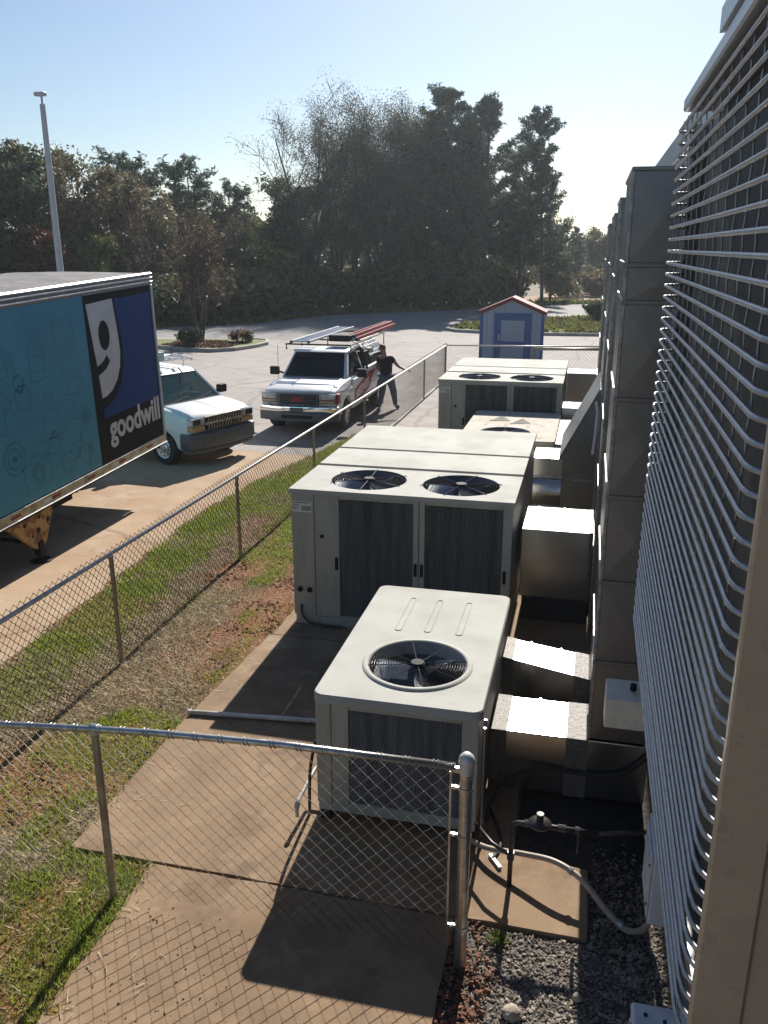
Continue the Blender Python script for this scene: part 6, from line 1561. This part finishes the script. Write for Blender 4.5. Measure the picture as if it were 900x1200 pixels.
T = [('airy', 'bare_tree', 'tall thin leafed tree at the left edge of the big grove', -20.2, 62, 1.02, .3),
     ('airyB', 'grey_tree', 'tall grey green tree in the left half of the big grove', -15.6, 64, 1.03, 1.1),
     ('airyB', 'grey_tree', 'grey green tree leaning between the two tallest trees of the grove', -18.0, 66, .93, 3.0),
     ('pineB', 'pine_tree', 'tall dark pine left of the tallest pine of the grove', -12.4, 66, .92, .5),
     ('pineA', 'pine_tree', 'tallest dense dark pine in the middle of the grove', -10.5, 66, 1.05, 2.2),
     ('pineA', 'pine_tree', 'dark pine to the right of the tallest pine in the grove', -8.2, 68, 1.0, 4.4),
     ('pineB', 'pine_tree', 'tall pine with bare trunk standing behind the blue shed', -5.4, 66, .93, 1.5),
     ('pineC', 'pine_tree', 'shorter pine at the right end of the grove', -3.7, 67.5, .86, .4),
     ('pineC', 'pine_tree', 'slim pine filling the gap low behind the tallest pine', -9.4, 71, .98, 2.4),
     ('darkB', 'evergreen_tree', 'dark evergreen tree low in the left of the grove', -21.8, 64.5, 1.02, 2.0),
     ('dark', 'evergreen_tree', 'dark evergreen tree under the grey green trees', -17.2, 67, 1.12, .2),
     ('darkB', 'evergreen_tree', 'dark evergreen tree under the pines in the middle of the grove', -13.2, 68.5, 1.15, 4.0),
     ('dark', 'evergreen_tree', 'dark evergreen tree low behind the dark pines', -10.0, 70.5, 1.1, 2.6),
     ('darkB', 'evergreen_tree', 'dark evergreen tree low behind the shed roof', -7.0, 71.5, 1.0, 5.1),
     ('darkB', 'evergreen_tree', 'dark evergreen tree low at the right end of the grove', -3.4, 74, .72, 1.1),
     ('pineD', 'pine_tree', 'flat topped pine nearest the lamp post on the left skyline', -34.6, 60, .98, .4),
     ('pineD', 'pine_tree', 'small flat topped pine second from left on the skyline', -32.8, 62, .90, 2.4),
     ('pineD', 'pine_tree', 'widest flat topped pine on the left skyline', -28.2, 60, .93, 4.0),
     ('pineD', 'pine_tree', 'lowest flat topped pine on the left skyline', -26.6, 62, .80, 1.0),
     ('pineB', 'pine_tree', 'pine standing between the flat topped pines on the left', -30.4, 63, .66, 3.3),
     ('dark', 'evergreen_tree', 'dark tree at the far left edge behind the trailer', -34.4, 46.5, 1.13, 2.0),
     ('spruce', 'spruce_tree', 'pointed evergreen just left of the lamp post', -36.6, 52, .96, 1.0),
     ('spruce', 'spruce_tree', 'second pointed evergreen close to the lamp post', -35.0, 52.5, .92, 3.0),
     ('olive', 'brown_tree', 'rounded olive brown tree right of the lamp post', -31.2, 50.5, 1.0, .7),
     ('olive', 'brown_tree', 'second olive brown tree a little lower to the right', -29.0, 52, .84, 2.9),
     ('redtree', 'red_tree', 'small red leafed tree low left of the lamp post', -30.4, 44, 1.05, .4),
     ('yellow', 'green_tree', 'low green tree just above the trailer roof', -27.6, 45.5, .82, 2.0),
     ('dark', 'green_tree', 'dark green tree behind the trailer and the lamp post', -32.2, 47.5, .82, 4.0),
     ('bare', 'bare_tree', 'leafless tree with a straight trunk behind the front end of the trailer', -26.0, 48, .92, .2),
     ('bare', 'bare_tree', 'leafless tree between the trailer and the flat topped pines', -24.2, 52, .95, 2.2),
     ('bare', 'bare_tree', 'leafless brown tree left of the grove', -22.4, 54, .85, 4.1),
     ('olive', 'brown_tree', 'pale brown tree low behind the leafless trees', -26.5, 57, .66, 1.3),
     ('darkB', 'evergreen_tree', 'dark tree in the hollow left of the grove', -24.4, 60, .78, 3.2),
     ('yellow', 'yellow_tree', 'small yellowing tree on the skyline left of the grove', -25.0, 66, 1.2, .4),
     ('yellow', 'yellow_tree', 'yellow green tree beside the left end of the grove', -22.2, 57, .80, 3.4),
     ('olive', 'brown_tree', 'distant brown tree beyond the right end of the grove', 0.4, 97, .62, .3),
     ('dark', 'green_tree', 'distant green tree next to the tall duct on the right', 2.4, 96, .66, 1.3),
     ('pineC', 'pine_tree', 'small distant pine at the right of the grove', -1.6, 88, .46, 2.0)]
T += [('airyB', 'grey_tree', 'tall grey green tree just left of the dark pines', -13.9, 65, 1.0, 2.2),
      ('airy', 'bare_tree', 'second thin leafed tree close behind the left edge of the grove', -19.0, 65, .97, 2.6),
      ('pineB', 'pine_tree', 'dark pine crowding behind the tallest pine', -11.5, 69, .90, 5.0),
      ('pineA', 'pine_tree', 'dense pine between the tallest pine and its right neighbour', -9.3, 66.8, .86, 3.3)]
for key, nm, lab, x, y, sc, rz in T:
    k_ = 1.0 if x > -23.5 else (.91 if key == 'pineD' else (.99 if x < -33.5 else (.98 if key == 'olive' else .86)))
    plant(key, nm, lab, 'tree', x, y, sc * k_, rz, group='trees beyond the road')
plant('crape', 'crape_myrtle', 'small many stemmed reddish tree on the kerbed island', 'tree', -17.3, 36.4, 1.0, .5, z=.1)
plant('bush', 'round_bush', 'round dark bush at the foot of the island tree', 'bush', -16.9, 34.95, .95, .2, z=.1)
plant('bushR', 'low_bush', 'low reddish bush at the right end of the island', 'bush', -15.45, 37.0, 1.1, 1.0, z=.1)
plant('bush', 'round_bush', 'dark bush on the grass island beside the tall ducts', 'bush', 0.1, 53.5, 1.35, 2.0, z=.1)
# undergrowth in front of the trunks
rs = random.Random(3); UG = {}
SH = [(-33, 42.6), (-30.8, 43), (-28.4, 43.4), (-26.2, 44.6), (-24.2, 46.0), (-22.6, 47.8), (-21, 50.5), (-20.0, 53.5), (-19.2, 57), (-18, 59.5), (-16.2, 60.6), (-14.2, 61.8), (-12.2, 63), (-10.2, 64.4), (-8.2, 66.4), (-6.4, 69.5),
      (-22, 52.5), (-20.4, 58), (-17, 63), (-14.6, 65), (-12, 66.5), (-9, 69), (-25.5, 50), (-28, 47.5), (-23.5, 57), (-31.5, 46), (-36, 44), (-38, 46), (-40, 44.5)]
for i, (x, y) in enumerate(SH):
    k = ('shrub', 'shrubO', 'shrub', 'shrub')[i % 4]
    if x > -19: k = 'shrub' if i % 3 else 'shrubO'
    V_ = PROTO[k][1] * rs.uniform(.85, 1.35); a_ = rs.random() * 6
    c_, s_ = math.cos(a_), math.sin(a_)
    UG.setdefault(k, []).append(np.stack([V_[:, 0] * c_ - V_[:, 1] * s_ + x, V_[:, 0] * s_ + V_[:, 1] * c_ + y, V_[:, 2]], 1))
for k, vv in UG.items():
    props(np_mesh('undergrowth', np.concatenate(vv), 4, M['lf_dark' if k == 'shrub' else 'lf_olive'], None, 'stuff'), 'dense leafy undergrowth along the edge of the woods' if k == 'shrub' else 'brownish undergrowth along the edge of the woods', 'undergrowth')
plant('shrubY', 'yellow_shrub', 'large yellow green shrub left of the grove', 'shrub', -21.2, 55.6, 1.35, .2)
plant('shrubY', 'yellow_shrub', 'smaller yellow green shrub beside the large one', 'shrub', -22.8, 52.0, .95, 2.2)
plant('shrubO', 'dry_shrub', 'straw coloured brush on the clay bank behind the shed', 'shrub', -2.6, 80, 1.0, .2)
plant('shrubO', 'dry_shrub', 'second clump of dry brush on the clay bank', 'shrub', 0.2, 83, 1.1, 2.2)
plant('shrub', 'green_shrub', 'green shrub on the bank left of the tall ducts', 'shrub', 1.2, 88, 1.2, 1.2)
# distant wood closing the horizon: one mass
rng = np.random.default_rng(77); C = []
for i in range(620):
    x = rng.uniform(-150, 60); yb = 0.55 * (x + 24) + 72 if x < -24 else 78 + 0.9 * (x + 24)
    y = max(yb, 60) + rng.uniform(0, 26); h = rng.uniform(3.5, 7.5)
    if -9 < x < 12: y += 25; h *= .8
    if x > -8 and x < 0 and y < 95: continue
    for f in (.25, .6, .9): C.append(blob(rng, (x, y, h * f), 2.1 * (1.2 - .5 * f), 42, .9, .1))
V = leaf_faces(np.concatenate(C), .42, 1.7, rng=rng)
wd_ = np_mesh('woods', V, 4, M['lf_dark'], None, 'stuff'); props(wd_, 'far woods closing the horizon behind the nearer trees', 'woods')
# fallen leaves and dry grass on the far verge
rng = np.random.default_rng(5); P = []
for i in range(5000):
    f = rng.random(); k = f * 6.0 + 1; a = FAR[int(k)]; b = FAR[min(int(k) + 1, 8)]; u = k - int(k); d = rng.gamma(1.5, 1.1) + .1
    P.append((a[0] + (b[0] - a[0]) * u - d * .75, a[1] + (b[1] - a[1]) * u + d * .65, .03))
vg_ = np_mesh('verge_grass', leaf_faces(np.array(P), .22, 2.4, rng=rng), 4, M['lf_verge'], None, 'stuff'); props(vg_, 'ragged grass along the far side of the road', 'grass')
P = []
while len(P) < 9000:
    x = rng.uniform(-7.4, 6); y = rng.uniform(44.8, 60)
    if y < (44.9 if x > -3 else 45.2 + max(0, -x - 5) * .4) + .25: continue
    if y > 50 + (x + 6.3) * 0.97 or x < -7.2: continue
    P.append((x, y, .13))
ig_ = np_mesh('island_grass', leaf_faces(np.array(P), .16, 2.4, rng=rng), 4, M['lf_verge'], None, 'stuff'); props(ig_, 'yellow green grass on the kerbed island behind the shed', 'grass')
P = []
for i in range(2600):
    x = rng.uniform(-18.4, -15.2); y = rng.uniform(34.6, 37.2); P.append((x, y, .135))
lf_ = np_mesh('fallen_leaves', leaf_faces(np.array(P), .07, 1.6, rng=rng), 4, M['lf_rust'], None, 'stuff'); props(lf_, 'brown fallen leaves on the island bed', 'leaves')

# ================================================================== AIR
hm_ = bpy.data.materials.new('haze'); hm_.use_nodes = True; t_ = hm_.node_tree
for n_ in list(t_.nodes):
    if n_.type == 'BSDF_PRINCIPLED': t_.nodes.remove(n_)
pv = t_.nodes.new('ShaderNodeVolumePrincipled'); pv.inputs['Color'].default_value = (0.80, 0.90, 1.0, 1); pv.inputs['Density'].default_value = HAZE; pv.inputs['Anisotropy'].default_value = 0.55
t_.links.new(pv.outputs[0], t_.nodes['Material Output'].inputs['Volume'])
MB().box(-950, -320, -1.2, 950, 1250, 19.0).build('haze', hm_, None, kind='stuff')
